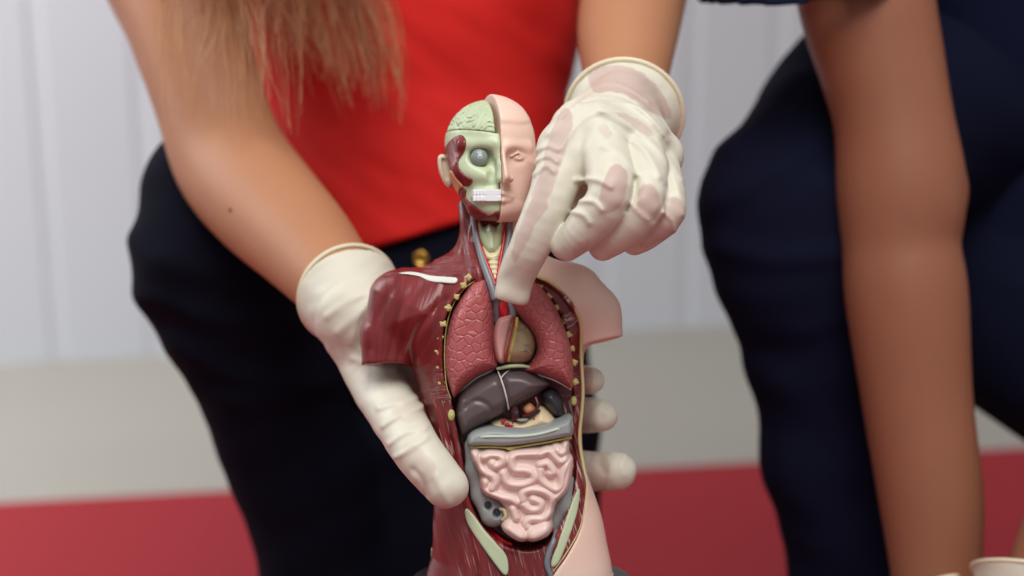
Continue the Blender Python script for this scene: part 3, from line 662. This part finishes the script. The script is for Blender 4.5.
# left hand (points at the lung)
LH = {'index': [(568, 148, 84, 26), (551, 198, 104, 23), (532, 242, 102, 20.5), (517, 276, 84, 18.5), (513, 292, 80, 18)],
      'middle': [(600, 140, 84, 26), (611, 190, 134, 23), (587, 226, 124, 20.5), (567, 245, 110, 16.5)],
      'ring': [(634, 142, 68, 25), (646, 196, 122, 22), (622, 230, 112, 19.5), (603, 245, 97, 16)],
      'little': [(656, 156, 46, 21), (668, 206, 102, 18.5), (650, 230, 94, 17), (634, 241, 82, 14)],
      'thumb': [(606, 116, -18, 28), (574, 128, -6, 24), (562, 165, 18, 18), (578, 202, 38, 15)]}
WL = P(622, 100, -40)
cL = P(624, 115, -88); cLr = 57*s_(-88); aL = unit((.13, .48, -.87))
def f_gl(g):
    f = None
    for b in ((566, 150, 76, 25), (598, 136, 72, 27), (632, 140, 58, 27), (658, 154, 40, 23)):
        q = chain(g, [(622, 104, -36, 26), b]); f = q if f is None else smin(f, q, 16)
    f = smin(f, chain(g, [(566, 150, 78, 26), (598, 138, 80, 28), (634, 144, 64, 27), (657, 158, 44, 22)], 14), 16)
    f = smin(f, chain(g, [(574, 160, 86, 17), (602, 162, 102, 20), (640, 170, 92, 20), (662, 180, 72, 17)], 12), 10)
    f = smin(f, schain(g, pp(LH['thumb'])), 10)
    for n_ in ('index', 'middle', 'ring', 'little'):
        q = schain(g, pp(LH[n_]))
        if n_ == 'index': q = smax(q, plane(g, P(513, 302.5, 82), unit((-.22, -.96, -.15))), 3)
        f = smin(f, q, 2.5 if n_ != 'index' else 8)
    # loose latex: folds swept across the back of the hand
    w = 0
    for pts, wd, am in (([(548, 134), (565, 112), (600, 97), (640, 106), (668, 138)], 3.5, 2.6), ([(560, 150), (580, 122), (612, 112), (650, 128), (680, 180)], 3, 2.0), ([(600, 112), (640, 135), (668, 168), (680, 215)], 3.5, 2.6),
                        ([(610, 130), (640, 150), (655, 180)], 3, 2.4), ([(575, 182), (592, 184), (606, 192)], 2.5, 2.6), ([(600, 150), (618, 158), (632, 178)], 3, 2), ([(532, 163), (546, 158), (556, 164)], 2.6, 3.0), ([(534, 175), (545, 168), (553, 174)], 2.4, 2.6), ([(538, 150), (548, 148), (556, 152)], 2.4, 2.2),
                        ([(578, 204), (590, 206), (598, 214)], 2.2, 2.2), ([(570, 214), (580, 218), (586, 226)], 2.2, 2.0), ([(626, 206), (632, 214), (642, 222)], 2.2, 2), ([(660, 215), (668, 222), (672, 232)], 2, 1.6), ([(576, 102), (600, 84), (640, 92), (668, 128)], 3.4, 1.8), ([(560, 118), (590, 92), (630, 98), (664, 134)], 2.6, 1.8), ([(585, 76), (620, 70), (655, 92)], 2.4, 1.2), ([(632, 182), (630, 200), (622, 212)], 2.4, -2.5), ([(662, 190), (660, 205), (650, 222)], 2.2, -2)):
        w = w+f32(am*.95)*ridge(g, pts, 90, wd*1.15)
    X, Y = np.broadcast_arrays(g.x[:, :, 0], g.y[:, :, 0])
    w = w+(1.3*(vnoise((X+Y*.6)*.05, (Y-X*.6)*.09, 2)-.5))[:, :, None].astype(f32)
    return cuffed(g, f, cL, cLr, 46*s_(-40), WL, 3.0, 14, wob=w, a=aL)
lo, hi = pbox(490, 34, 704, 312, -170, 165)
pl = [([(556, 118), (566, 108), (574, 118), (566, 150), (556, 178), (548, 200), (546, 210), (536, 225), (527, 245), (516, 262), (512, 250), (522, 220), (532, 195), (542, 165)], .75), ([(612, 166), (624, 168), (627, 185), (620, 205), (606, 214), (600, 200), (604, 182)], .95), ([(642, 186), (655, 186), (660, 200), (655, 214), (643, 216), (636, 205)], .9),
      ([(668, 198), (682, 202), (684, 222), (672, 236), (655, 244), (640, 246), (655, 225), (664, 212)], .7), ([(575, 245), (590, 238), (586, 252), (572, 258)], .55), ([(590, 70), (625, 66), (655, 84), (672, 118), (650, 112), (620, 92), (594, 92)], .85), ([(615, 112), (638, 118), (655, 135), (640, 132)], .6), ([(598, 128), (606, 124), (612, 132), (604, 138)], .4)]
GLV = sdf('glove', f_gl, lo, hi, 1.3, M['latex'], W1, patch_attr(pl))
tag(GLV, 'cream latex glove on the pointing hand')
ring('cuff_bead', torus_pts(cL, aL, cLr+1.5), 2.8, M['bead'], GLV)

# right hand (holds the model from behind, thumb in front)
RH = {'thumb': [(358, 330, -108, 33), (377, 380, -74, 29), (395, 414, -14, 26.5), (419, 453, 46, 25), (446, 486, 60, 22.5)],
      'index': [(440, 442, -116, 22), (520, 464, -116, 20), (562, 469, -112, 20), (594, 471, -84, 20), (618, 471, -64, 18.5)],
      'middle': [(442, 402, -118, 22), (530, 413, -121, 19), (562, 414, -112, 18.5), (588, 415, -84, 17.5), (602, 416, -68, 15.5)],
      'ring': [(437, 366, -118, 21), (530, 377, -118, 17), (562, 379, -106, 16), (582, 380, -80, 15), (591, 380, -68, 13.5)],
      'little': [(427, 332, -110, 18), (500, 342, -118, 16), (548, 352, -106, 13)]}
WR = P(356, 308, -100); aR = unit(np.array([-.42, .36, -.83]))
cR = WR+aR*26+np.array([0, 6, 0.]); cRr = 53*s_(-112)
def f_gr(g):
    f = None
    for b in ((440, 440, -118, 25), (442, 402, -121, 25), (437, 366, -121, 24), (427, 334, -118, 22)):
        q = chain(g, [(362, 318, -106, 26), b]); f = q if f is None else smin(f, q, 16)
    f = smin(f, schain(g, pp(RH['thumb'])), 12)
    for n_ in ('index', 'middle', 'ring', 'little'): f = smin(f, schain(g, pp(RH[n_])), 4)
    w = 0
    for pts, wd, am in (([(345, 362), (365, 368), (392, 372)], 3.5, 2), ([(378, 408), (396, 402), (420, 398)], 3, 2.4), ([(384, 424), (402, 412), (424, 406)], 3, 2.6), ([(392, 440), (408, 428), (428, 424)], 2.6, 2.2), ([(398, 452), (412, 444), (430, 432)], 2.6, 1.8), ([(330, 335), (345, 322), (372, 300)], 5, 2.0), ([(345, 345), (352, 320), (368, 290)], 3.5, 1.5), ([(318, 318), (345, 300), (380, 285)], 4, 1.5),
                        ([(418, 462), (426, 470), (430, 486)], 3, -1.6), ([(440, 468), (446, 480), (452, 494)], 4, 1.6), ([(612, 410), (606, 416), (606, 424)], 3, -1.4), ([(610, 462), (604, 470), (608, 480)], 4, -1.6), ([(630, 464), (626, 474), (628, 482)], 3, 1.2)):
        w = w+f32(am)*ridge(g, pts, 10, wd)
    X, Y = np.broadcast_arrays(g.x[:, :, 0], g.y[:, :, 0])
    w = w+(1.6*(vnoise((X+Y*.6)*.05, (Y-X*.6)*.08, 8)-.5))[:, :, None].astype(f32)
    return cuffed(g, f, cR, cRr, 45*s_(-100), WR, 3.0, 14, wob=w)
lo, hi = pbox(285, 240, 655, 520, -185, 95)
pr = [([(400, 462), (412, 446), (424, 452), (436, 466), (428, 484), (414, 480)], .35), ([(590, 452), (606, 456), (610, 470), (604, 490), (588, 492)], .6), ([(584, 404), (592, 404), (590, 428), (582, 432)], .7), ([(580, 368), (592, 370), (590, 394), (580, 394)], .85), ([(340, 345), (362, 350), (372, 375), (366, 392), (352, 372)], .35), ([(392, 408), (420, 402), (426, 416), (404, 422)], .25)]
GRV = sdf('glove', f_gr, lo, hi, 1.6, M['latex'], W1, patch_attr(pr))
tag(GRV, 'white latex glove gripping the torso model')
ring('cuff_bead', torus_pts(cR, aR, cRr-1.5), 2.6, M['bead'], GRV)

# ---- the woman in red
RA = pp([(120, -150, -600, 62), (156, -40, -520, 60), (185, 20, -470, 60), (211, 105, -415, 55), (232, 162, -380, 58), (264, 203, -310, 57), (304, 244, -228, 51), (338, 284, -150, 42), (360, 308, -104, 34)])
LA = pp([(662, -190, -700, 56), (656, -70, -520, 54), (640, -30, -400, 53), (628, 30, -290, 51), (626, 84, -165, 40), (624, 116, -80, 31)])
HW = P(400, -395, -560)
def f_body1(g):
    f = schain(g, RA)
    f = smin(f, schain(g, LA), 10)
    to = chain3(g, pp([(112, -150, -600, 62), (250, -190, -650, 90), (400, -200, -660, 95), (560, -200, -690, 85), (662, -190, -700, 56)]), 20)
    to = smin(to, chain(g, [(405, -130, -700, 128), (412, 0, -705, 128), (418, 150, -720, 118), (424, 330, -770, 130)], 30, 1.25), 40)
    to = smin(to, chain(g, [(405, -230, -650, 50), (402, -330, -610, 44)], 10), 25)
    for ch in LEGS1: to = smin(to, chain3(g, [(p, r*.72) for p, r in ch], 20), 20)
    f = smin(f, to, 25)
    return smin(f, big_head(g, HW, math.radians(-4), 2.75), 18)
foot_z = -640
LEGS1 = [pp([(395, 345, -760, 100), (305, 325, -610, 84), (220, 197, -470, 76), (223, 264, -465, 87)])+[(P(238, 310, -485), 82*s_(-485)), (P(265, 370, -520), 72*s_(-520)), (P(302, 470, -570), 68*s_(-570)), (P(328, 575, -615), 66*s_(-615)), (PH(345, .12, -640), 52*s_(-640))],
         pp([(460, 330, -780, 118), (500, 430, -720, 98), (514, 575, -690, 90)])+[(PH(516, .10, -660), 76*s_(-660)), (PH(508, .085, -900), 62*s_(-900)), (PH(500, .08, -1330), 42*s_(-1330))]]
lo, hi = bx3(RA+LA+[x for c in LEGS1 for x in c]+[(HW, 210)], 10)
sdf('body', f_body1, lo, hi, 6.0, M['skin'], W1, it=2)
# finer right forearm skin is part of the same body: mole on the arm
def front_of(fn, px, py, z0, z1):
    class L: pass
    g = L(); zs = np.arange(z0, z1, -1.0); p = np.array([P(px, py, z) for z in zs]).astype(f32); g.x, g.y, g.z = p[:, 0], p[:, 1], p[:, 2]
    k = np.argmax(fn(g) < 0); return zs[k]
ball('mole', P(231, 210, front_of(f_body1, 231, 210, -150, -420)-.6), 3, mat('mole', lin(110, 66, 50), .6), W1, 1.0, (3.2, 3.2, 2.2))
def hemline(g, off=0):                          # plane through the hem of the top, lower on the viewer's left
    s = s_(-480); return -(g.y-f32((288-(252+off))*s)-(g.x-f32((372-512)*s))*f32(.30)+(g.z+480)*f32(.1))
TOPC = [(405, -150, -690, 165), (411, 0, -700, 170), (416, 130, -715, 148), (419, 260, -735, 142)]
def f_top(g):
    f = chain(g, TOPC, 30, 1.3)
    for s in (360, 470): f = smin(f, ellp(g, s, -40, -590, 70, 75, 70), 60)
    X, Y = np.broadcast_arrays(g.x[:, :, 0], g.y[:, :, 0])
    f = f-(9*(vnoise((X+Y*.9)*.012, (Y-X*.7)*.006, 11)-.5)+4*(vnoise((X+Y*1.3)*.03, (Y-X)*.012, 12)-.5))[:, :, None].astype(f32)
    st = chain(g, [(290, -210, -690, 85), (405, -175, -690, 120), (520, -210, -690, 85)], 20, 1.2)
    f = smin(f, st, 25)
    f = smax(f, -ellp(g, 405, -240, -560, 110, 100, 140), 8)
    f = smax(f, hemline(g), 5)
    return f
lo, hi = bx3(pp([(p[0], p[1], p[2], p[3]+30) for p in TOPC+[(290, -200, -690, 90), (520, -200, -690, 90)]]), 20)
sdf('red_top', f_top, lo, hi, 5.5, M['red'], W1, it=2)
def f_tr1(g):
    f = chain(g, [(418, 225, -740, 130), (422, 300, -760, 150), (425, 380, -790, 165)], 20, 1.2)
    f = smax(f, -hemline(g, -14), 4)
    for ch in LEGS1: f = smin(f, chain3(g, ch, 14), 25)
    f = smin(f, chain(g, [(390, 420, -760, 100), (410, 560, -760, 110), (440, 640, -740, 100)], 20), 40)
    X, Y = np.broadcast_arrays(g.x[:, :, 0], g.y[:, :, 0])
    f = f-(12*(vnoise((X*.8-Y)*.01, (Y*.6+X)*.005, 21)-.5)+7*(vnoise((X*.5-Y)*.022, (Y*.5+X)*.01, 22)-.5))[:, :, None].astype(f32)
    for pts, am in (([(150, 310), (190, 345), (240, 372), (330, 385)], 7), ([(136, 295), (170, 300), (230, 318), (300, 320)], 8), ([(200, 385), (250, 400), (300, 395)], 5), ([(140, 240), (180, 262), (250, 275)], 5)):
        f = f-f32(am)*ridge(g, pts, -480, 16)
    return f
lo, hi = bx3([x for c in LEGS1 for x in c]+pp([(425, 300, -770, 220), (420, 640, -750, 130)]), 14)
flo = height_y(FL, -640)
TRO = sdf('trousers', lambda g: smax(f_tr1(g), f32(FL/SC*0)-((g.y*CP+(g.z-F)*SP)+f32((CAMH-FL)/SC)), 4), lo, hi, 6.5, M['navy'], W1, it=2)
bc = P(421, 259, -505)
def f_but(g):
    r = np.sqrt((g.x-f32(bc[0]))**2+(g.y-f32(bc[1]))**2); w = np.abs(g.z-f32(bc[2]))
    return np.minimum(np.maximum(r-9, w-5), np.sqrt((r-8.5)**2+(g.z-f32(bc[2]+4))**2)-2.6)
sdf('button', f_but, bc-16, bc+16, 1.2, M['gold'], TRO)
def shoe(name, ankle, fwd, parent):
    # fwd: world direction (x, y) the toe points to; built in world metres
    a = np.array(ankle, float); d = np.array([fwd[0], fwd[1], 0.]); d /= np.linalg.norm(d); sd = np.array([-d[1], d[0], 0])
    V = []; n = 20; secs = [(-.06, .028, .075), (-.05, .036, .10), (0, .04, .105), (.05, .042, .085), (.1, .046, .062), (.15, .047, .05), (.19, .038, .042), (.21, .02, .03)]
    for t, w, h in secs:
        for i in range(n):
            an = i/n*2*math.pi; cx = math.copysign(abs(math.cos(an))**.7, math.cos(an)); cz = math.copysign(abs(math.sin(an))**.7, math.sin(an))
            V.append(a+d*t+sd*w*cx+np.array([0, 0, h/2+h/2*cz]))
    q = [(i*n+j, i*n+(j+1) % n, (i+1)*n+(j+1) % n, (i+1)*n+j) for i in range(len(secs)-1) for j in range(n)]
    q += [tuple(range(n))[::-1], tuple((len(secs)-1)*n+j for j in range(n))]
    return build(name, np.array(V), q, M['shoe'], parent, world=True)
w = toW(PH(345, FL, -640)); shoe('shoe', (w[0], w[1], FL), (-.25, -1), W1)
w = toW(PH(500, FL, -1350)); shoe('shoe', (w[0], w[1], FL), (0, 1), W1)
# hair: a cap over the head and loose lengths falling in front of the shoulder
def f_cap(g):
    q = head_frame(g, HW, math.radians(-4), 2.75); f = head_core(q)-5
    face = smax(-(q.z-18+.0*q.x), (np.abs(q.x)-34), 4)
    f = smax(f, -smax(smax(-(q.z-14), q.y-22, 4), np.abs(q.x)-36, 4), 4)
    f = smin(f, cone(q, (-36, 0, -20), (-46, -70, 0), 18, 16), 14)
    f = smin(f, cone(q, (30, 0, -34), (26, -60, -50), 20, 20), 14)
    f = smax(f, -(q.y+86), 4)
    return f*f32(2.75)
HAIR = sdf('hair', f_cap, HW-np.array([190, 290, 220]), HW+np.array([170, 190, 190]), 6.0, mat('auburn_hair_mass', lin(140, 84, 54), .5, .4, 300, .2, 60), W1, it=2)
def strands():
    V = []; Q = []; TP = []; n0 = 0
    def add(p, r0, tipw):
        nonlocal n0
        p = spline(p, False, 5); k = len(p); t = np.gradient(p, axis=0); t /= np.linalg.norm(t, axis=1)[:, None]
        n1 = np.cross(t, [0, 0, 1.]); n1 /= np.linalg.norm(n1, axis=1)[:, None]+1e-9; n2 = np.cross(n1, t)
        r = r0*np.linspace(1, .45, k)
        for i in range(3):
            a = i*2.094; V.append(p+r[:, None]*(math.cos(a)*n1+math.sin(a)*n2))
        for i in range(k-1):
            for j in range(3): Q.append((n0+j*k+i, n0+((j+1) % 3)*k+i, n0+((j+1) % 3)*k+i+1, n0+j*k+i+1))
        TP.extend(list(np.clip(np.linspace(-.3, 1.6, k), 0, 1)*tipw)*3); n0 += 3*k
    R = random.Random(5)
    groups = [  # top x range, tip x range, tip y range, depth, clumps, strands each, spread, light share
        ((270, 372), (296, 402), (25, 104), -440, 22, 12, 10, .55), ((222, 300), (214, 300), (8, 80), -400, 12, 10, 10, .4), ((168, 245), (164, 262), (40, 130), -250, 12, 7, 9, .95), ((240, 290), (242, 300), (95, 150), -260, 6, 4, 6, .5), ((175, 375), (165, 400), (5, 90), -380, 26, 4, 18, .6)]
    for (a0, a1), (b0, b1), (y0, y1), z, ncl, ns, sp, light in groups:
        for c in range(ncl):
            u = (c+R.random())/ncl; xa = a0+(a1-a0)*u; xb = b0+(b1-b0)*min(1, max(0, u+R.gauss(0, .08))); yb = y0+(y1-y0)*R.random()**.8
            if a0 == 270: yb = y0+(y1-y0)*min(1, max(0, .25+.75*u+R.gauss(0, .2)))
            zc = z+R.gauss(0, 14); bow = R.gauss(0, 7)
            for i in range(ns):
                dx = R.gauss(0, sp*.6); x0 = xa+dx; x1 = xb+dx*.35+R.gauss(0, 3); yt = yb+R.gauss(0, 13); zz = zc+R.gauss(0, 8); rx = 265+(x0-265)*.55
                pts = [P(rx, -330, -470), P(.5*(rx+x0)+R.gauss(0, 3), -170, .5*zz-230), P(x0, -30, zz)]
                b2 = bow+R.gauss(0, 3)
                for kq in (.35, .7, .9, 1.0): pts.append(P(x0+(x1-x0)*kq+b2*math.sin(kq*3.1), -30+(yt+30)*kq, zz+R.gauss(0, 3)*kq))
                add(pts, R.uniform(.35, .75), R.uniform(.8, 1.2) if R.random() < light else R.uniform(.0, .45))
    return np.concatenate(V), np.array(Q), np.array(TP)
v, q, tp = strands()
tag(build('hair_strand', v, q, M['hairm'], HAIR, {'tip': np.clip(tp, 0, 1)}), kind='stuff')

# ---- the person in navy
A2 = pp([(838, -240, -430, 74), (856, -90, -370, 72), (866, 0, -350, 67), (880, 60, -345, 62), (893, 120, -340, 58.5), (901, 190, -340, 63.5), (901, 245, -338, 57.5), (906, 295, -335, 60), (917, 400, -330, 54), (931, 500, -322, 51), (936, 575, -315, 44), (938, 630, -310, 42)])
B2 = pp([(1190, -230, -520, 74), (1200, 100, -420, 64), (1165, 320, -340, 60), (1110, 450, -270, 54), (1058, 560, -215, 44), (1040, 605, -195, 40)])
H2 = P(1010, -600, -560)
LEGS2 = [pp([(1010, 110, -770, 125), (880, 125, -640, 112), (794, 210, -480, 90)])+[(P(800, 270, -480), 84*s_(-480)), (P(822, 340, -500), 78*s_(-500)), (P(842, 450, -530), 78*s_(-530)), (P(872, 576, -560), 78*s_(-560)), (PH(890, .12, -580), 52*s_(-580))],
         pp([(990, 290, -760, 104), (1180, 432, -520, 100)])+[(P(1195, 560, -540), 80*s_(-540)), (PH(1190, .12, -570), 52*s_(-570))]]
def f_body2(g):
    f = smin(schain(g, A2), schain(g, B2), 8)
    f = smin(f, chain(g, [(925, 203, -325, 40), (945, 190, -335, 20)], 6), 14)
    to = chain(g, [(1020, 220, -790, 125), (1020, 0, -740, 140), (1020, -200, -650, 150)], 30, 1.2)
    to = smin(to, chain3(g, pp([(838, -240, -430, 74), (1015, -290, -560, 80), (1190, -230, -520, 74)]), 20), 40)
    to = smin(to, chain(g, [(1015, -330, -570, 58), (1010, -480, -560, 54)], 10), 25)
    for ch in LEGS2: to = smin(to, chain3(g, [(p, r*.72) for p, r in ch], 20), 20)
    f = smin(f, to, 20)
    return smin(f, big_head(g, H2, math.radians(-12), 2.95), 18)
lo, hi = bx3(A2+B2+[x for c in LEGS2 for x in c]+[(H2, 220)], 10)
sdf('body', f_body2, lo, hi, 6.5, M['skin2'], W2, it=2)
def f_shirt(g):
    f = chain(g, [(1045, 230, -770, 145), (1045, 0, -720, 165), (1030, -210, -640, 165)], 30, 1.15)
    f = smin(f, chain3(g, pp([(850, -240, -450, 92), (1015, -280, -570, 95), (1180, -230, -520, 92)]), 20), 30)
    # wide short sleeves, hollow, hem just inside the top of the picture
    sl = chain(g, [(846, -240, -440, 92), (806, -20, -370, 104), (800, 60, -360, 108)], 10)
    hem = -(g.y-f32(P(800, 7, -230)[1])-np.maximum(g.x-f32(P(800, 0, -230)[0]), 0)*f32(.12)+(g.z+230)*f32(.24))
    sl = smax(sl, hem, 3)
    inn = chain(g, [(820, -120, -390, 90), (806, -20, -370, 98), (800, 80, -360, 102)], 10)
    sl = smax(sl, -inn, 2)
    f = smin(f, sl, 10)
    f = smin(f, smax(chain(g, [(1185, -230, -520, 92), (1205, 20, -440, 96)], 10), -(g.y-f32(P(1200, 0, -400)[1])), 4), 10)
    X, Y = np.broadcast_arrays(g.x[:, :, 0], g.y[:, :, 0])
    return f-(6*(vnoise((X+Y*.4)*.012, (Y-X*.4)*.005, 31)-.5))[:, :, None].astype(f32)
lo, hi = bx3(pp([(846, -240, -440, 110), (800, 40, -360, 112), (1180, -230, -520, 120), (1210, 20, -440, 110), (1040, 340, -780, 190)]), 14)
sdf('navy_shirt', f_shirt, lo, hi, 6.0, M['shirt'], W2, it=1)
def f_tr2(g):
    f = chain(g, [(1020, 150, -780, 140), (1025, 240, -790, 140)], 20, 1.1)
    for ch in LEGS2: f = smin(f, chain3(g, ch, 25), 35)
    X, Y = np.broadcast_arrays(g.x[:, :, 0], g.y[:, :, 0])
    f = f-(12*(vnoise((X*.8+Y)*.01, (Y*.6-X)*.005, 41)-.5)+6*(vnoise((X*.5+Y)*.022, (Y*.5-X)*.01, 42)-.5))[:, :, None].astype(f32)
    for pts, am in (([(722, 150), (760, 110), (800, 70)], 7), ([(710, 205), (770, 170), (830, 130)], 6), ([(712, 250), (760, 262), (820, 255)], 7), ([(740, 330), (790, 330), (840, 310)], 4)):
        f = f-f32(am)*ridge(g, pts, -480, 16)
    return f
lo, hi = bx3([x for c in LEGS2 for x in c]+pp([(1010, 300, -790, 190)]), 14)
sdf('trousers', lambda g: smax(f_tr2(g), -((g.y*CP+(g.z-F)*SP)+f32((CAMH-FL)/SC)), 4), lo, hi, 6.5, M['navy2'], W2, it=2)
w = toW(PH(890, FL, -590)); shoe('shoe', (w[0], w[1], FL), (-.2, -1), W2)
w = toW(PH(1190, FL, -580)); shoe('shoe', (w[0], w[1], FL), (.3, -1), W2)
def f_cap2(g):
    q = head_frame(g, H2, math.radians(-12), 2.95); f = head_core(q)-2.5
    f = smax(f, -smax(-(q.z-8), q.y-26, 4), 4)
    return smax(f, -(q.y+18), 4)*f32(2.95)
sdf('hair', f_cap2, H2-np.array([190, 90, 230]), H2+np.array([190, 190, 200]), 7.0, mat('dark_hair', lin(40, 30, 26), .5, .4, 300), W2)
def simple_glove(ww, wr, cw, cr, palm, fingers, thumb, label, hgt=2.6):
    allp = [(ww, wr), (cw, cr+8)]+[x for f_ in fingers for x in f_]+thumb
    lo, hi = bx3(allp, 12)
    def fn(g):
        f = None
        for f_ in fingers:
            q = cone(g, ww, f_[0][0], wr*.6, f_[0][1]*1.15); f = q if f is None else smin(f, q, 14)
        f = smin(f, chain3(g, thumb, 8), 10)
        for f_ in fingers: f = smin(f, chain3(g, f_, 4), 4)
        X, Y = np.broadcast_arrays(g.x[:, :, 0], g.y[:, :, 0])
        w = (3*(vnoise((X+Y*.6)*.03, (Y-X*.6)*.05, 8)-.5))[:, :, None].astype(f32)
        return cuffed(g, f, cw, cr, wr, ww, 3.2, 14, wob=w)
    o = sdf('glove', fn, lo, hi, hgt, M['latex'], W2, lambda v: {'tint': np.zeros(len(v))})
    tag(o, label); ring('cuff_bead', torus_pts(cw, unit(cw-ww), cr-1.5), 2.6, M['bead'], o)
def hand_rays(w, d, side, r=17, curl=np.array([0, 0, 0.])):
    fs = []
    for i, (off, L) in enumerate(((-1.35, 130), (-.45, 148), (.45, 138), (1.35, 112))):
        m_ = w+d*150+side*off*38; fs.append([(m_, r+3), (m_+d*L*.45+curl*.25, r), (m_+d*L*.75+curl*.7, r-2), (m_+d*L*.9+curl*1.3, r-4)])
    th = [(w+d*40-side*40, 28), (w+d*100-side*88, 22), (w+d*160-side*100+curl*.4, 17)]
    return fs, th
# right glove: cuff just shows under the wrist at the lower edge of the picture
ww = P(938, 640, -308); cw = P(926, 590, -330); dd = unit(P(944, 760, -290)-ww)
fs, th = hand_rays(ww, dd, np.array([1., 0, 0]), curl=np.array([0, -20, -60.]))
simple_glove(ww, 50, cw+np.array([-6, 0, 0]), 78, None, fs, th, 'glove with its cuff at the lower edge of the picture')
ww = P(1032, 616, -190); cw = P(1044, 582, -205); dd = unit(np.array([-.42, -.88, .2]))
fs, th = hand_rays(ww, dd, unit(np.array([.88, -.42, 0])), curl=np.array([-20, -20, -60.]))
simple_glove(ww, 52, P(1036, 577, -205), 72, None, fs, th, 'glove with a wide pale cuff in the lower right corner')

# ================================================================ SETTING
def box(name, lo, hi, m, parent=None):
    x0, y0, z0 = lo; x1, y1, z1 = hi
    v = [(x0, y0, z0), (x1, y0, z0), (x1, y1, z0), (x0, y1, z0), (x0, y0, z1), (x1, y0, z1), (x1, y1, z1), (x0, y1, z1)]
    return build(name, np.array(v), [(3, 2, 1, 0), (4, 5, 6, 7), (0, 1, 5, 4), (1, 2, 6, 5), (2, 3, 7, 6), (3, 0, 4, 7)], m, parent, world=True, smooth=False)
tag(box('floor', (-5, -2, -.1), (5, 6, 0), M['floor']), 'grey floor', kind='structure')
def rot(x, y, a, c): ca, sa = math.cos(a), math.sin(a); return c[0]+x*ca-y*sa, c[1]+x*sa+y*ca
# back wall of upright ribbed panels
WA = math.radians(11.5); WC = (0, 2.73)
prof = []; x = -4.0
while x < 4.0:
    prof += [(x, 0), (x+.145, 0), (x+.15, .003), (x+.17, .003), (x+.175, 0)]; x += .175
V = []; Q = []
for (a, d) in prof:
    X, Y = rot(a, d, WA, WC); V += [(X, Y, 0), (X, Y, 2.9)]
nf = len(prof)
for (a, d) in ((4.0, .12), (-4.0, .12)):
    X, Y = rot(a, d, WA, WC); V += [(X, Y, 0), (X, Y, 2.9)]
n = nf+2
Q = [(2*i, 2*((i+1) % n), 2*((i+1) % n)+1, 2*i+1) for i in range(n)]
tag(build('wall_back', np.array(V), Q, M['wall'], world=True, smooth=False), 'pale ribbed wall panels', kind='structure')
# red mat: bevelled slab, its far edge turned with the wall
MA = math.radians(8.5); MC = (0, 1.92)
mx0, mx1, my0, my1, th_, bv = -2.4, 2.4, -3.0, 0, .02, .006
V = []
for (i, z) in ((0, 0), (0, th_-bv), (bv, th_)):
    for (a, b) in ((mx0+i, my0+i), (mx1-i, my0+i), (mx1-i, my1-i), (mx0+i, my1-i)):
        X, Y = rot(a, b, MA, MC); V.append((X, Y, z))
Q = [(3, 2, 1, 0), (8, 9, 10, 11)]+[(r*4+i, r*4+(i+1) % 4, r*4+4+(i+1) % 4, r*4+4+i) for r in (0, 1) for i in range(4)]
tag(build('floor_mat', np.array(V), Q, M['mat'], world=True, smooth=False), 'wide red mat lying on the grey floor behind the people', 'mat')

# ================================================================ LIGHT AND CAMERA
def area(name, loc, target, size, power, col=(1, 1, 1), sy=None):
    li = bpy.data.lights.new(name, 'AREA'); li.energy = power; li.color = col; li.size = size
    if sy: li.shape = 'RECTANGLE'; li.size_y = sy
    o = bpy.data.objects.new(name, li); C.objects.link(o); o.location = loc
    import mathutils
    o.rotation_euler = (mathutils.Vector(target)-mathutils.Vector(loc)).to_track_quat('-Z', 'Y').to_euler()
    return o
area('ceiling_lamp', (.1, -.15, 2.4), (.05, .8, .5), 1.3, 40, (1, .98, .95))
area('window_light', (-1.9, 1.65, 1.6), (-1.3, 2.7, .5), 1.4, 40, (.95, .98, 1))
wd = bpy.data.worlds.new('world'); bpy.context.scene.world = wd; wd.use_nodes = True
wd.node_tree.nodes['Background'].inputs['Color'].default_value = (.93, .96, 1, 1); wd.node_tree.nodes['Background'].inputs['Strength'].default_value = .4
cd = bpy.data.cameras.new('camera'); cam = bpy.data.objects.new('camera', cd); C.objects.link(cam)
cam.location = (0, 0, CAMH); cam.rotation_euler = (math.pi/2-PITCH, 0, 0)
cd.sensor_width = 36; cd.lens = F/1024*36; cd.clip_start = .05
cd.dof.use_dof = True; cd.dof.focus_distance = (F-62)*SC; cd.dof.aperture_fstop = 3.6
sc = bpy.context.scene; sc.camera = cam
sc.view_settings.view_transform = 'Standard'; sc.view_settings.look = 'None'; sc.view_settings.exposure = 0; sc.view_settings.gamma = 1; sc.view_settings.use_curve_mapping = False
